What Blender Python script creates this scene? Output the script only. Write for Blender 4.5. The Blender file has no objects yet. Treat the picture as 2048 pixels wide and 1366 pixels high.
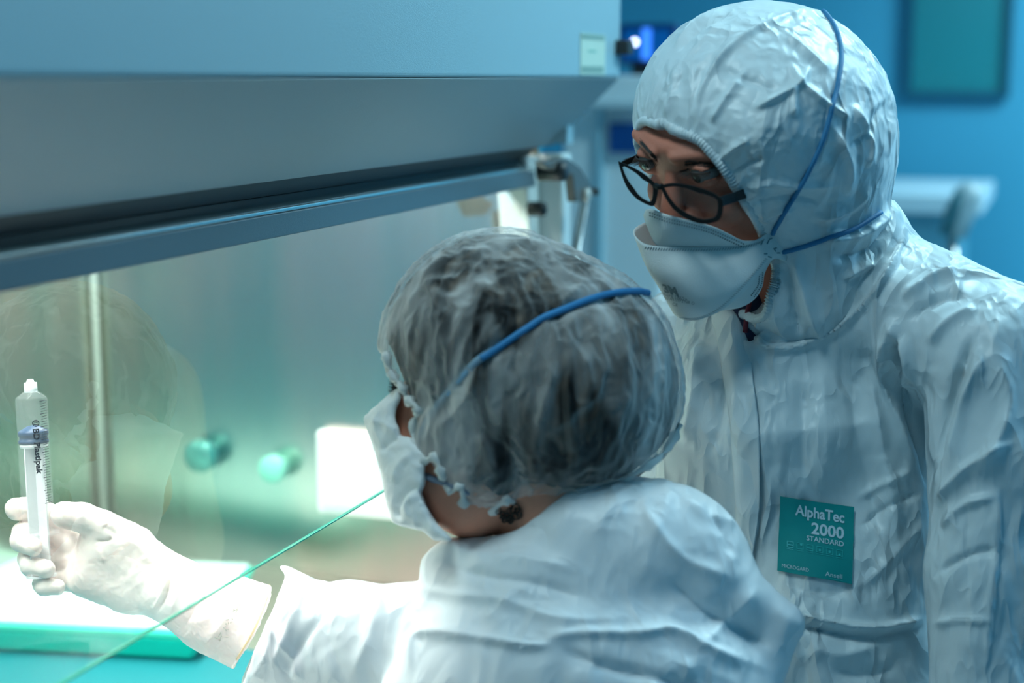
import bpy, bmesh, math, random
import numpy as np
from mathutils import Vector, Matrix
from mathutils.bvhtree import BVHTree
random.seed(4); RNG = np.random.RandomState(7)
scn = bpy.context.scene; C = scn.collection

# ------------------------------------------------------------------ camera
F = 3129.0; PITCH = math.radians(9.575); YAW = math.radians(19.54); HC = 1.65
CAM = np.array([0.0, 0.0, HC])
FW = np.array([-math.sin(YAW)*math.cos(PITCH), math.cos(YAW)*math.cos(PITCH), -math.sin(PITCH)])
RT = np.array([math.cos(YAW), math.sin(YAW), 0.0]); UP = np.cross(RT, FW)
cd = bpy.data.cameras.new('camera'); cam = bpy.data.objects.new('camera', cd); C.objects.link(cam)
cam.location = CAM; cam.rotation_euler = (math.pi/2-PITCH, 0, YAW)
cd.sensor_width = 36; cd.lens = 36*F/2048; cd.clip_start = .02; cd.clip_end = 50
cd.dof.use_dof = True; cd.dof.focus_distance = 1.40; cd.dof.aperture_fstop = 2.9
scn.camera = cam
# ------------------------------------------------------------------ world, lights, exposure
wd = bpy.data.worlds.new('world'); scn.world = wd; wd.use_nodes = True
wd.node_tree.nodes['Background'].inputs[0].default_value = (.12, .50, .62, 1)
wd.node_tree.nodes['Background'].inputs[1].default_value = .12
scn.view_settings.view_transform = 'Standard'; scn.view_settings.look = 'None'
scn.view_settings.exposure = 0.0; scn.view_settings.gamma = 1; scn.view_settings.use_curve_mapping = False

def area(name, loc, aim, sx, sy, power, col):
    l = bpy.data.lights.new(name, 'AREA'); l.shape = 'RECTANGLE'; l.size = sx; l.size_y = sy
    l.energy = power; l.color = col
    o = bpy.data.objects.new(name, l); C.objects.link(o); o.location = loc
    d = Vector(aim)-Vector(loc); o.rotation_euler = d.to_track_quat('-Z', 'Y').to_euler()
    return o
# ceiling luminaires (panels at the ceiling) and the tube inside the cabinet
area('ceiling_light_far', (.35, 2.1, 2.62), (.15, 1.6, 1.4), .5, .3, 27, (.58, .92, 1.0))
area('ceiling_light_right', (1.75, 2.6, 2.62), (.1, 1.9, 1.2), .6, .6, 21, (.30, .70, 1.0))
area('ceiling_light_near', (-.50, .72, 2.62), (-.42, 1.05, 1.2), .22, .5, 9.5, (.70, .95, 1.0))
area('ceiling_light_back', (.9, 4.3, 2.62), (.9, 4.6, 1.0), 1.2, 1.2, 95, (.62, .90, 1.0))
area('cabinet_tube_light', (-.94, 1.15, 1.80), (-.90, 1.25, .9), 1.5, .16, 28, (1.0, .98, .93)).rotation_euler = (0, math.radians(2), math.pi/2)

# ------------------------------------------------------------------ coordinate helpers
def ray(x, y): return FW + RT*((x-1024)/F) + UP*((683-y)/F)
D0 = 1.4
def S2W(P):
    P = np.asarray(P, float); D = D0*(1+P[..., 2]/F)
    r = FW + RT*((P[..., 0:1]-1024)/F) + UP*((683-P[..., 1:2])/F)
    return CAM + r*D[..., None]
def W2S(P):
    v = np.asarray(P, float)-CAM; D = v@FW
    return np.stack([1024+F*(v@RT)/D, 683-F*(v@UP)/D, (D/D0-1)*F], -1)
def atZ(x, y, z): r = ray(x, y); return CAM + r*((z-HC)/r[2])
def atY(x, y, Y): r = ray(x, y); return CAM + r*(Y/r[1])

# ------------------------------------------------------------------ materials
def nt(name):
    m = bpy.data.materials.new(name); m.use_nodes = True
    t = m.node_tree; return m, t, t.nodes['Principled BSDF']
def mat(name, col, rough=.5, metal=0, bump=0, bscale=60, var=0, spec=.5, emis=None, estr=0, sss=0, coat=0, trans=0):
    m, t, b = nt(name)
    b.inputs['Roughness'].default_value = rough; b.inputs['Metallic'].default_value = metal
    b.inputs['Specular IOR Level'].default_value = spec
    b.inputs['Coat Weight'].default_value = coat
    if sss: b.inputs['Subsurface Weight'].default_value = sss; b.inputs['Subsurface Scale'].default_value = .01; b.inputs['Subsurface Radius'].default_value = (1, .5, .35)
    if trans: b.inputs['Transmission Weight'].default_value = trans
    tc = t.nodes.new('ShaderNodeTexCoord'); n = t.nodes.new('ShaderNodeTexNoise')
    n.inputs['Scale'].default_value = bscale; n.inputs['Detail'].default_value = 4
    t.links.new(tc.outputs['Object'], n.inputs['Vector'])
    mx = t.nodes.new('ShaderNodeMix'); mx.data_type = 'RGBA'
    mx.inputs[6].default_value = (*col, 1); mx.inputs[7].default_value = tuple(min(1, c*(1-var)) for c in col)+(1,)
    t.links.new(n.outputs['Fac'], mx.inputs[0]); t.links.new(mx.outputs[2], b.inputs['Base Color'])
    if bump:
        bp = t.nodes.new('ShaderNodeBump'); bp.inputs['Strength'].default_value = bump; bp.inputs['Distance'].default_value = .001
        t.links.new(n.outputs['Fac'], bp.inputs['Height']); t.links.new(bp.outputs[0], b.inputs['Normal'])
    if emis: b.inputs['Emission Color'].default_value = (*emis, 1); b.inputs['Emission Strength'].default_value = estr
    return m
def suit_mat(name, col, fine=1.0, crease=1.0, rough=.42):
    """microporous film fabric: crisp random creases, soft crumple, fine emboss"""
    m, t, b = nt(name)
    b.inputs['Base Color'].default_value = (*col, 1); b.inputs['Roughness'].default_value = rough
    b.inputs['Specular IOR Level'].default_value = .45
    tc = t.nodes.new('ShaderNodeTexCoord')
    h = None
    # long creases: crest lines of warped noise, stretched several ways, only here and there
    for i, (rot, st, am, pw) in enumerate((((.3, .4, .2), (13, 13, 5), .0048*crease, .16), ((1.1, .2, .9), (20, 20, 8), .0030*crease, .14), ((.2, 1.3, .5), (34, 30, 12), .0019*crease, .16), ((.7, .9, 2.), (60, 50, 25), .0010*crease, .2))):
        mp = t.nodes.new('ShaderNodeMapping'); mp.inputs['Rotation'].default_value = rot; mp.inputs['Scale'].default_value = st; mp.inputs['Location'].default_value = (i*3.1, i*5.3, i)
        t.links.new(tc.outputs['Object'], mp.inputs['Vector'])
        n = t.nodes.new('ShaderNodeTexNoise'); n.inputs['Scale'].default_value = 1; n.inputs['Detail'].default_value = 1; n.inputs['Distortion'].default_value = .3
        t.links.new(mp.outputs[0], n.inputs['Vector'])
        s_ = t.nodes.new('ShaderNodeMath'); s_.operation = 'SUBTRACT'; s_.inputs[1].default_value = .5; t.links.new(n.outputs['Fac'], s_.inputs[0])
        ab = t.nodes.new('ShaderNodeMath'); ab.operation = 'ABSOLUTE'; t.links.new(s_.outputs[0], ab.inputs[0])
        mr = t.nodes.new('ShaderNodeMapRange'); mr.inputs['From Max'].default_value = pw; mr.inputs['To Min'].default_value = am; mr.inputs['To Max'].default_value = 0
        t.links.new(ab.outputs[0], mr.inputs['Value'])
        n2 = t.nodes.new('ShaderNodeTexNoise'); n2.inputs['Scale'].default_value = 5+4*i; n2.inputs['Detail'].default_value = 1; t.links.new(tc.outputs['Object'], n2.inputs['Vector'])
        mk = t.nodes.new('ShaderNodeMapRange'); mk.interpolation_type = 'SMOOTHSTEP'; mk.inputs['From Min'].default_value = .42; mk.inputs['From Max'].default_value = .62
        t.links.new(n2.outputs['Fac'], mk.inputs['Value'])
        mu = t.nodes.new('ShaderNodeMath'); mu.operation = 'MULTIPLY'
        t.links.new(mr.outputs[0], mu.inputs[0]); t.links.new(mk.outputs[0], mu.inputs[1])
        if h is None: h = mu.outputs[0]
        else:
            ad = t.nodes.new('ShaderNodeMath'); t.links.new(h, ad.inputs[0]); t.links.new(mu.outputs[0], ad.inputs[1]); h = ad.outputs[0]
    for sc, am, det in ((11, .0040*crease, 1), (900, .00007*fine, 1)):
        n = t.nodes.new('ShaderNodeTexNoise'); n.inputs['Scale'].default_value = sc; n.inputs['Detail'].default_value = det
        t.links.new(tc.outputs['Object'], n.inputs['Vector'])
        mu = t.nodes.new('ShaderNodeMath'); mu.operation = 'MULTIPLY_ADD'; mu.inputs[1].default_value = am
        t.links.new(n.outputs['Fac'], mu.inputs[0]); t.links.new(h, mu.inputs[2]); h = mu.outputs[0]
    bp = t.nodes.new('ShaderNodeBump'); bp.inputs['Strength'].default_value = 1; bp.inputs['Distance'].default_value = 1
    t.links.new(h, bp.inputs['Height']); t.links.new(bp.outputs[0], b.inputs['Normal'])
    return m

M = {}
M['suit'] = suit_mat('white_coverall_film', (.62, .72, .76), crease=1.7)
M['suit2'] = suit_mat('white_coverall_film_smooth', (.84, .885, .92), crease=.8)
M['mask'] = mat('respirator_fleece', (.76, .81, .81), .75, bump=.25, bscale=900, var=.04)
M['maskw'] = mat('respirator_white', (.95, .95, .94), .8, bump=.2, bscale=600, var=.03)
M['ink'] = mat('grey_print', (.20, .27, .29), .7)
M['skin'] = mat('skin', (.56, .185, .115), .58, bump=.25, bscale=420, var=.15, sss=.10)
M['skin2'] = mat('skin_tan', (.74, .31, .20), .5, bump=.15, bscale=300, var=.12, sss=.1)
M['brow'] = mat('dark_hair', (.03, .018, .014), .6)
M['black'] = mat('black_acetate', (.006, .007, .008), .35, var=.2, spec=.22)
M['rub'] = mat('black_rubber', (.012, .014, .016), .5)
M['strap'] = mat('blue_elastic', (.02, .20, .42), .6, bump=.5, bscale=1500, var=.15)
M['strap2'] = mat('blue_elastic_bright', (.03, .25, .55), .6, bump=.3, bscale=900, var=.15)
M['glove'] = mat('latex_glove', (.97, .86, .82), .38, bump=.12, bscale=60, var=.05, sss=.15)
M['steel'] = mat('brushed_steel', (.66, .665, .62), .30, metal=1, bump=.05, bscale=30, var=.08)
M['steel2'] = mat('satin_steel', (.62, .66, .64), .22, metal=.85, var=.1)
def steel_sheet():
    m, t, b = nt('grained_steel_painted_reflections'); b.inputs['Metallic'].default_value = 1; b.inputs['Roughness'].default_value = .27
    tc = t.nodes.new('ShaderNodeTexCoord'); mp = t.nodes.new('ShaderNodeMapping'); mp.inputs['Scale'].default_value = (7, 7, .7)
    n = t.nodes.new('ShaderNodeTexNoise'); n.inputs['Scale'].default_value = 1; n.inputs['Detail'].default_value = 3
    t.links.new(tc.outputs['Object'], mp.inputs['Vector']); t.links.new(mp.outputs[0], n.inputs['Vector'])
    cr = t.nodes.new('ShaderNodeValToRGB'); cr.color_ramp.elements[0].position = .36; cr.color_ramp.elements[0].color = (.50, .60, .54, 1); cr.color_ramp.elements[1].position = .66; cr.color_ramp.elements[1].color = (.74, .64, .58, 1)  # brown-pink and green streak reflections put into the steel's base colour
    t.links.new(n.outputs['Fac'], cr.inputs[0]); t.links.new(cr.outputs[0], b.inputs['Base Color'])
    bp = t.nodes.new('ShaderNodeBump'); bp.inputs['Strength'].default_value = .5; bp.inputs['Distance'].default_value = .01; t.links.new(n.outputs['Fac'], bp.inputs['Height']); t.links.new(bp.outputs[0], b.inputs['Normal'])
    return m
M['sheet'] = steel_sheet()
M['white_metal'] = mat('white_enamel', (.28, .44, .50), .42, bump=.35, bscale=900, var=.05)
M['grey_metal'] = mat('grey_enamel', (.22, .31, .34), .45, bump=.2, bscale=900, var=.06)
M['jamb'] = mat('white_jamb', (.62, .68, .66), .35, var=.04)
M['teal'] = mat('teal_wall', (.045, .36, .55), .6, var=.12, bscale=1.5)
M['wall_pale'] = mat('pale_wall', (.30, .55, .66), .6, var=.05, bscale=2)
M['floor'] = mat('grey_vinyl', (.30, .42, .46), .35, var=.1, bscale=4)
M['ceil'] = mat('ceiling_white', (.45, .66, .74), .7, var=.04)
M['green'] = mat('green_plastic', (.0, .60, .46), .35, var=.05)
M['mint'] = mat('mint_plastic', (.60, .95, .84), .35, var=.04)
M['turq'] = mat('turquoise_drape', (.0, .20, .23), .6, var=.05)
M['label'] = mat('teal_label', (.0, .29, .29), .5, var=.08)
M['ltext'] = mat('label_print', (.55, .72, .80), .6)
M['lfaint'] = mat('label_print_faint', (.03, .44, .44), .6)
M['hair'] = None

# ------------------------------------------------------------------ objects
def mesh_obj(name, V, Fc, m, parent=None, smooth=True):
    me = bpy.data.meshes.new(name)
    V = np.asarray(V, np.float32)
    if isinstance(Fc, np.ndarray) and len(Fc):
        n, k = Fc.shape
        me.vertices.add(len(V)); me.vertices.foreach_set('co', V.ravel())
        me.loops.add(n*k); me.loops.foreach_set('vertex_index', Fc.astype(np.int32).ravel())
        me.polygons.add(n); me.polygons.foreach_set('loop_start', np.arange(0, n*k, k, dtype=np.int32))
        me.polygons.foreach_set('loop_total', np.full(n, k, np.int32)); me.update(calc_edges=True); me.validate()
    else:
        me.from_pydata(V.tolist(), [], [list(map(int, f)) for f in Fc]); me.update()
    if smooth: me.polygons.foreach_set('use_smooth', [True]*len(me.polygons))
    o = bpy.data.objects.new(name, me); C.objects.link(o)
    if m is not None: me.materials.append(m)
    if parent is not None: put(o, parent)
    return o
def put(o, parent):
    o.parent = parent; o.matrix_parent_inverse = parent.matrix_basis.inverted() if parent.type == 'EMPTY' else Matrix.Identity(4)
    if parent.type != 'EMPTY' and parent.parent: o.matrix_parent_inverse = Matrix.Identity(4)
def thing(name, label, cat, loc=(0, 0, 0), group=None):
    o = bpy.data.objects.new(name, None); C.objects.link(o); o.location = loc; o.empty_display_size = .05
    o['label'] = label; o['category'] = cat
    if group: o['group'] = group
    return o
def tag(o, label, cat, group=None):
    o['label'] = label; o['category'] = cat
    if group: o['group'] = group
    return o
class MB:
    def __init__(s): s.V = []; s.F = []
    def add(s, V, Fc):
        n = len(s.V); s.V += [tuple(v) for v in V]; s.F += [[i+n for i in f] for f in Fc]; return s
    def box(s, a, b):
        x0, y0, z0 = a; x1, y1, z1 = b
        V = [(x0, y0, z0), (x1, y0, z0), (x1, y1, z0), (x0, y1, z0), (x0, y0, z1), (x1, y0, z1), (x1, y1, z1), (x0, y1, z1)]
        return s.add(V, [[0, 3, 2, 1], [4, 5, 6, 7], [0, 1, 5, 4], [1, 2, 6, 5], [2, 3, 7, 6], [3, 0, 4, 7]])
    def prism(s, poly, y0, y1):                         # (x,z) outline swept along y
        n = len(poly); V = [(x, y0, z) for x, z in poly]+[(x, y1, z) for x, z in poly]
        Fc = [[i, (i+1) % n, (i+1) % n+n, i+n] for i in range(n)]+[list(range(n))[::-1], list(range(n, 2*n))]
        return s.add(V, Fc)
    def tube(s, pts, r, n=12, ry=None):
        P = [Vector(p) for p in pts]; rr = r if hasattr(r, '__len__') else [r]*len(P)
        up = None; V = []; Fc = []
        for i, p in enumerate(P):
            t = (P[min(i+1, len(P)-1)]-P[max(i-1, 0)]).normalized()
            if up is None: up = Vector((0, 0, 1)) if abs(t.z) < .9 else Vector((1, 0, 0))
            up = (up-t*up.dot(t)).normalized(); sd = t.cross(up)
            for k in range(n):
                a = 2*math.pi*k/n; V.append(p+up*math.cos(a)*rr[i]+sd*math.sin(a)*rr[i])
        for i in range(len(P)-1):
            for k in range(n): Fc.append([i*n+k, i*n+(k+1) % n, (i+1)*n+(k+1) % n, (i+1)*n+k])
        Fc += [list(range(n))[::-1], [(len(P)-1)*n+k for k in range(n)]]
        return s.add(V, Fc)
    def build(s, name, m, parent=None, smooth=False, bevel=0):
        o = mesh_obj(name, s.V, s.F, m, parent, smooth)
        bm = bmesh.new(); bm.from_mesh(o.data); bmesh.ops.recalc_face_normals(bm, faces=bm.faces); bm.to_mesh(o.data); bm.free()
        if bevel:
            md = o.modifiers.new('bevel', 'BEVEL'); md.width = bevel; md.segments = 3; md.limit_method = 'ANGLE'
        return o
def axtube(a, b, prof, n=32):
    """lathe about the axis a->b; prof = [(t along axis in m, radius m)]"""
    a = Vector(a); b = Vector(b); t = (b-a).normalized(); u = t.orthogonal().normalized(); w = t.cross(u); V = []; Fc = []
    for s_, r in prof:
        for k in range(n):
            q = 2*math.pi*k/n; V.append(a+t*s_+(u*math.cos(q)+w*math.sin(q))*r)
    for i in range(len(prof)-1):
        for k in range(n): Fc.append([i*n+k, i*n+(k+1) % n, (i+1)*n+(k+1) % n, (i+1)*n+k])
    return V, Fc
def struct(o): o['kind'] = 'structure'; return o

# ------------------------------------------------------------------ implicit sculpting
def ell(c, r, R=None):
    c = np.array(c, np.float32); r = np.array(r, np.float32)
    def f(P):
        q = P-c
        if R is not None: q = q@np.array(R, np.float32).T      # rows of R = local axes
        k0 = np.sqrt(((q/r)**2).sum(-1)); k1 = np.sqrt(((q/(r*r))**2).sum(-1))+1e-9
        return k0*(k0-1)/k1
    return f
def cap(a, b, ra, rb=None):
    a = np.array(a, np.float32); b = np.array(b, np.float32); rb = ra if rb is None else rb; ab = b-a; L = float(ab@ab)+1e-9
    def f(P):
        q = P-a; t = np.clip((q@ab)/L, 0, 1)
        return np.sqrt(((q-t[..., None]*ab)**2).sum(-1))-(ra+t*(rb-ra))
    return f
def smin(a, b, k):
    h = np.clip(.5+.5*(b-a)/k, 0, 1); return b*(1-h)+a*h-k*h*(1-h)
def U(k, *fs):
    def f(P):
        d = fs[0](P)
        for g in fs[1:]: d = smin(d, g(P), k)
        return d
    return f
def sub(f, g, k=4): return lambda P: -smin(-f(P), g(P), k)
def chain(pts, k=6):                                    # pts = (x,y,w,r)
    return U(k, *[cap(p[:3], q[:3], p[3], q[3]) for p, q in zip(pts[:-1], pts[1:])])
def poly2d(poly):
    Q = np.array(poly, np.float32)
    def f(x, y):
        d = np.full(x.shape, 1e9, np.float32); ins = np.zeros(x.shape, bool)
        for i in range(len(Q)):
            ax, ay = Q[i]; bx, by = Q[(i+1) % len(Q)]; ex, ey = bx-ax, by-ay
            t = np.clip(((x-ax)*ex+(y-ay)*ey)/(ex*ex+ey*ey+1e-9), 0, 1)
            d = np.minimum(d, np.hypot(x-ax-t*ex, y-ay-t*ey))
            c = ((ay > y) != (by > y)) & (x < (bx-ax)*(y-ay)/((by-ay) if by != ay else 1e-9)+ax); ins ^= c
        return np.where(ins, -d, d)
    return f
def surfnet(fn, lo, hi, h, smooth=1):
    lo = np.array(lo, float); n = np.ceil((np.array(hi)-lo)/h).astype(int)+1
    B = 24; nb = -(-n//B); N = nb*B+1
    G = np.full(N, 1.0, np.float32)
    for bi in range(nb[0]):
        for bj in range(nb[1]):
            c = np.stack([lo[0]+np.full(nb[2], (bi+.5)*B)*h, lo[1]+np.full(nb[2], (bj+.5)*B)*h, lo[2]+(np.arange(nb[2])+.5)*B*h], -1).astype(np.float32)
            dc = fn(c)
            for bk in range(nb[2]):
                sl = (slice(bi*B, bi*B+B+1), slice(bj*B, bj*B+B+1), slice(bk*B, bk*B+B+1))
                if abs(dc[bk]) > B*h*.87*1.6+6: G[sl] = np.where(np.abs(G[sl]) == 1.0, np.sign(dc[bk])*1.0, G[sl]); continue
                X, Y, W = np.meshgrid(*[lo[a]+(np.arange(B+1)+q*B)*h for a, q in enumerate((bi, bj, bk))], indexing='ij')
                G[sl] = fn(np.stack([X, Y, W], -1).astype(np.float32))
    s = G < 0
    cnt = np.zeros(np.array(s.shape)-1, np.int8)
    offs = [(i, j, k) for i in (0, 1) for j in (0, 1) for k in (0, 1)]
    for i, j, k in offs: cnt += s[i:i+cnt.shape[0], j:j+cnt.shape[1], k:k+cnt.shape[2]]
    A = np.argwhere((cnt > 0) & (cnt < 8)); acc = np.zeros((len(A), 3)); num = np.zeros(len(A))
    for o in offs:
        for ax in range(3):
            if o[ax]: continue
            e = list(o); e[ax] = 1
            g0 = G[A[:, 0]+o[0], A[:, 1]+o[1], A[:, 2]+o[2]]; g1 = G[A[:, 0]+e[0], A[:, 1]+e[1], A[:, 2]+e[2]]
            m_ = (g0 < 0) != (g1 < 0); t = np.where(m_, g0/np.where(m_, g0-g1, 1), 0)
            p = np.tile(np.array(o, float), (len(A), 1)); p[:, ax] = t
            acc += p*m_[:, None]; num += m_
    V = (A+acc/num[:, None])*h+lo
    I = np.full(cnt.shape, -1, np.int32); I[A[:, 0], A[:, 1], A[:, 2]] = np.arange(len(A))
    quads = []
    for ax in range(3):
        b, c = (ax+1) % 3, (ax+2) % 3
        s0 = np.take(s, range(0, s.shape[ax]-1), ax); s1 = np.take(s, range(1, s.shape[ax]), ax)
        E = np.argwhere(s0 != s1); E = E[(E[:, b] > 0) & (E[:, c] > 0) & (E[:, b] < s.shape[b]-1) & (E[:, c] < s.shape[c]-1)]
        ins = s[E[:, 0], E[:, 1], E[:, 2]]
        q = []
        for db, dc_ in ((-1, -1), (0, -1), (0, 0), (-1, 0)):
            e = E.copy(); e[:, b] += db; e[:, c] += dc_; q.append(I[e[:, 0], e[:, 1], e[:, 2]])
        q = np.stack(q, -1); q[~ins] = q[~ins][:, ::-1]; quads.append(q)
    Q = np.concatenate(quads); Q = Q[(Q >= 0).all(1)]
    for _ in range(smooth): V = lap(V, Q)
    return V, Q
def lap(V, Q, a=.5):
    acc = np.zeros_like(V); n = np.zeros(len(V))
    for i in range(4):
        p, q = Q[:, i], Q[:, (i+1) % 4]
        for ax in range(3): acc[:, ax] += np.bincount(p, V[q, ax], len(V))
        n += np.bincount(p, minlength=len(V))
    return V*(1-a)+a*acc/np.maximum(n, 1)[:, None]
def vnormals(V, Q):
    n = np.cross(V[Q[:, 2]]-V[Q[:, 0]], V[Q[:, 3]]-V[Q[:, 1]]); out = np.zeros_like(V)
    for i in range(4):
        for ax in range(3): out[:, ax] += np.bincount(Q[:, i], n[:, ax], len(V))
    return out/(np.linalg.norm(out, axis=1)[:, None]+1e-12)
def spl(pts, n=10):
    """Catmull-Rom through the points"""
    P = np.array(pts, float); P = np.vstack([2*P[0]-P[1], P, 2*P[-1]-P[-2]]); out = []
    for i in range(1, len(P)-2):
        for t in np.linspace(0, 1, n, endpoint=False):
            out.append(.5*((2*P[i])+(-P[i-1]+P[i+1])*t+(2*P[i-1]-5*P[i]+4*P[i+1]-P[i+2])*t*t+(-P[i-1]+3*P[i]-3*P[i+1]+P[i+2])*t**3))
    out.append(P[-2]); return np.array(out)
def hash3(i, j, k):
    v = np.sin(i*127.1+j*311.7+k*74.7)*43758.5453; return v-np.floor(v)
def vnoise(P):
    """gradient noise, about 0..1"""
    I = np.floor(P); f0 = P-I; f = f0*f0*f0*(f0*(f0*6-15)+10); out = 0
    for dx in (0, 1):
        for dy in (0, 1):
            for dz in (0, 1):
                w = (f[:, 0] if dx else 1-f[:, 0])*(f[:, 1] if dy else 1-f[:, 1])*(f[:, 2] if dz else 1-f[:, 2])
                a, b, c = I[:, 0]+dx, I[:, 1]+dy, I[:, 2]+dz
                g = [hash3(a+k*31.3, b-k*11.7, c+k*5.1)*2-1 for k in range(3)]
                out = out+w*(g[0]*(f0[:, 0]-dx)+g[1]*(f0[:, 1]-dy)+g[2]*(f0[:, 2]-dz))
    return np.clip(.5+out*.85, 0, 1)
def folds(V, N, lst):
    """lst: (polyline, width, height[, kind]); kind 'r' ridge, 's' step (left side of the line higher), soft ends"""
    disp = np.zeros(len(V)); front = np.clip(-N[:, 2]*2.2+.35, 0, 1)
    for it in lst:
        L, w, h = it[:3]; kind = it[3] if len(it) > 3 else 'r'
        P = spl(L, 6); lo = P.min(0)-4*w; hi = P.max(0)+4*w
        ix = np.where((V[:, 0] > lo[0]) & (V[:, 0] < hi[0]) & (V[:, 1] > lo[1]) & (V[:, 1] < hi[1]) & (front > 0))[0]
        if not len(ix): continue
        X = V[ix, :2]; best = np.full(len(ix), 1e9); sg = np.zeros(len(ix)); tt = np.zeros(len(ix))
        for i in range(len(P)-1):
            a, b = P[i], P[i+1]; e = b-a; L2 = e@e+1e-9; t = np.clip(((X-a)@e)/L2, 0, 1); d = np.hypot(*(X-a-t[:, None]*e).T)
            m_ = d < best; best[m_] = d[m_]; cr = (e[0]*(X[:, 1]-a[1])-e[1]*(X[:, 0]-a[0])); sg[m_] = np.sign(cr)[m_]; tt[m_] = ((i+t)/(len(P)-1))[m_]
        fade = np.clip(np.minimum(tt, 1-tt)*4.5, 0, 1); fade = fade*fade*(3-2*fade)
        if kind == 'r': d_ = .45*np.exp(-(best/w)**2)+.55*np.exp(-best/(.75*w))
        elif kind == 's': d_ = np.where(sg > 0, np.exp(-best/(3.2*w)), 0)*(1-np.exp(-(best/(.25*w+.1))**2))
        else: d_ = np.exp(-(best/w))
        disp[ix] += h*d_*fade*front[ix]
    return disp
def sculpt(name, fn, lo, hi, h, m, parent, smooth=1, fl=None, crumple=0, cs=60, cfine=0, stretch=(1, 1, 1), extra=None):
    V, Q = surfnet(fn, lo, hi, h, smooth); N = vnormals(V, Q)
    d = np.zeros(len(V))
    if crumple:
        st = np.array(stretch)
        wv = np.stack([vnoise(V/cs*.6+k*17.3) for k in range(3)], -1)*1.6
        r = 1-np.abs(vnoise(V*st/cs+wv)*2-1)*2; d += crumple*np.clip(r, -1, 1)
        if cfine:
            wv = np.stack([vnoise(V/cs*1.5+k*7.7) for k in range(3)], -1)*1.5
            r = 1-np.abs(vnoise(V*st*2.7/cs+wv)*2-1)*2.4; d += cfine*np.clip(r, -1, 1)
    if fl: d += folds(V, N, fl)
    if extra is not None: d += extra(V)
    V = V+N*d[:, None]
    o = mesh_obj(name, S2W(V), Q, m, parent); o['_n'] = 0; del o['_n']
    SURF[name+str(id(o))] = (V, Q); o_bvh[o.name] = (V, Q)
    return o
SURF = {}; o_bvh = {}
class Surf:
    def __init__(s, *objs):
        s.t = [BVHTree.FromPolygons(S2W(o_bvh[o.name][0]).tolist(), o_bvh[o.name][1].tolist()) for o in objs]
    def hit(s, x, y, off=.0006):
        d = Vector(ray(x, y)).normalized(); best = None
        for t in s.t:
            r = t.ray_cast(Vector(CAM), d)
            if r[0] is not None and (best is None or r[3] < best[3]): best = r
        if best is None: return None
        n = best[1]; n = n if n.dot(d) < 0 else -n
        return best[0]+n*off
    def line(s, pts, off=.0006, n=10):
        out = []; last = None
        for p in spl(pts, n):
            h = s.hit(p[0], p[1], off)
            if h is None:
                if last is None: continue
                D = (np.array(last)-CAM)@FW; h = Vector(CAM+ray(p[0], p[1])*D)
            out.append(h); last = h
        # relax
        for _ in range(2): out = [out[0]]+[out[i]*.5+(out[i-1]+out[i+1])*.25 for i in range(1, len(out)-1)]+[out[-1]]
        return out
    def patch(s, name, quad, m, parent, off=.0008, nu=14, nv=14, soft=0):
        """sheet lying on the surface; quad = 4 px corners tl,tr,br,bl"""
        tl, tr, br, bl = [np.array(q, float) for q in quad]; V = []; Fc = []
        for j in range(nv+1):
            for i in range(nu+1):
                u, v = i/nu, j/nv; p = (tl*(1-u)+tr*u)*(1-v)+(bl*(1-u)+br*u)*v
                h = s.hit(p[0], p[1], off)
                if h is None: h = Vector(V[-1])
                V.append(tuple(h))
        for j in range(nv):
            for i in range(nu): a = j*(nu+1)+i; Fc.append([a, a+nu+1, a+nu+2, a+1])
        return mesh_obj(name, V, Fc, m, parent)
def text_mesh(body, size=1, bold=0, spacing=1):
    cu = bpy.data.curves.new('t', 'FONT'); cu.body = body; cu.size = size; cu.offset = bold; cu.space_character = spacing; cu.resolution_u = 3
    o = bpy.data.objects.new('t', cu); C.objects.link(o); dg = bpy.context.evaluated_depsgraph_get(); dg.update()
    me = bpy.data.meshes.new_from_object(o.evaluated_get(dg)); V = np.array([v.co[:] for v in me.vertices]); Fc = [list(p.vertices) for p in me.polygons]
    bpy.data.objects.remove(o); bpy.data.curves.remove(cu); bpy.data.meshes.remove(me); return V, Fc
def drape_text(surf, name, body, quad, m, parent, off=.0012, bold=.02, spacing=1, cap_h=.72):
    """quad px corners tl,tr,br,bl of the line's box"""
    V, Fc = text_mesh(body, 1, bold, spacing); x0, x1 = V[:, 0].min(), V[:, 0].max()
    y0, y1 = (0, cap_h)
    tl, tr, br, bl = [np.array(q, float) for q in quad]; out = []
    for v in V:
        u = (v[0]-x0)/(x1-x0); w = 1-(v[1]-y0)/(y1-y0)
        p = (tl*(1-u)+tr*u)*(1-w)+(bl*(1-u)+br*u)*w; h = surf.hit(p[0], p[1], off)
        out.append(tuple(h) if h is not None else (out[-1] if out else tuple(S2W([p[0], p[1], 0]))))
    return mesh_obj(name, out, Fc, m, parent, smooth=False)
def sheet(name, rows, m, parent, nu=10, nv=10, thick=.0012, wob=0):
    """rows of (x,y,w) control points, smoothed both ways"""
    R = np.array([spl(r, nu) for r in rows]); cols = [spl(R[:, i], nv) for i in range(R.shape[1])]
    G = np.array(cols).transpose(1, 0, 2); nr, nc = G.shape[:2]; V = G.reshape(-1, 3)
    Fc = np.array([[j*nc+i, (j+1)*nc+i, (j+1)*nc+i+1, j*nc+i+1] for j in range(nr-1) for i in range(nc-1)])
    if wob: V = V+np.stack([vnoise(V/40+k*9)-.5 for k in range(3)], -1)*wob
    o = mesh_obj(name, S2W(V), Fc, m, parent); o_bvh[o.name] = (V, Fc)
    md = o.modifiers.new('thickness', 'SOLIDIFY'); md.thickness = thick; md.offset = 0
    return o
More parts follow.
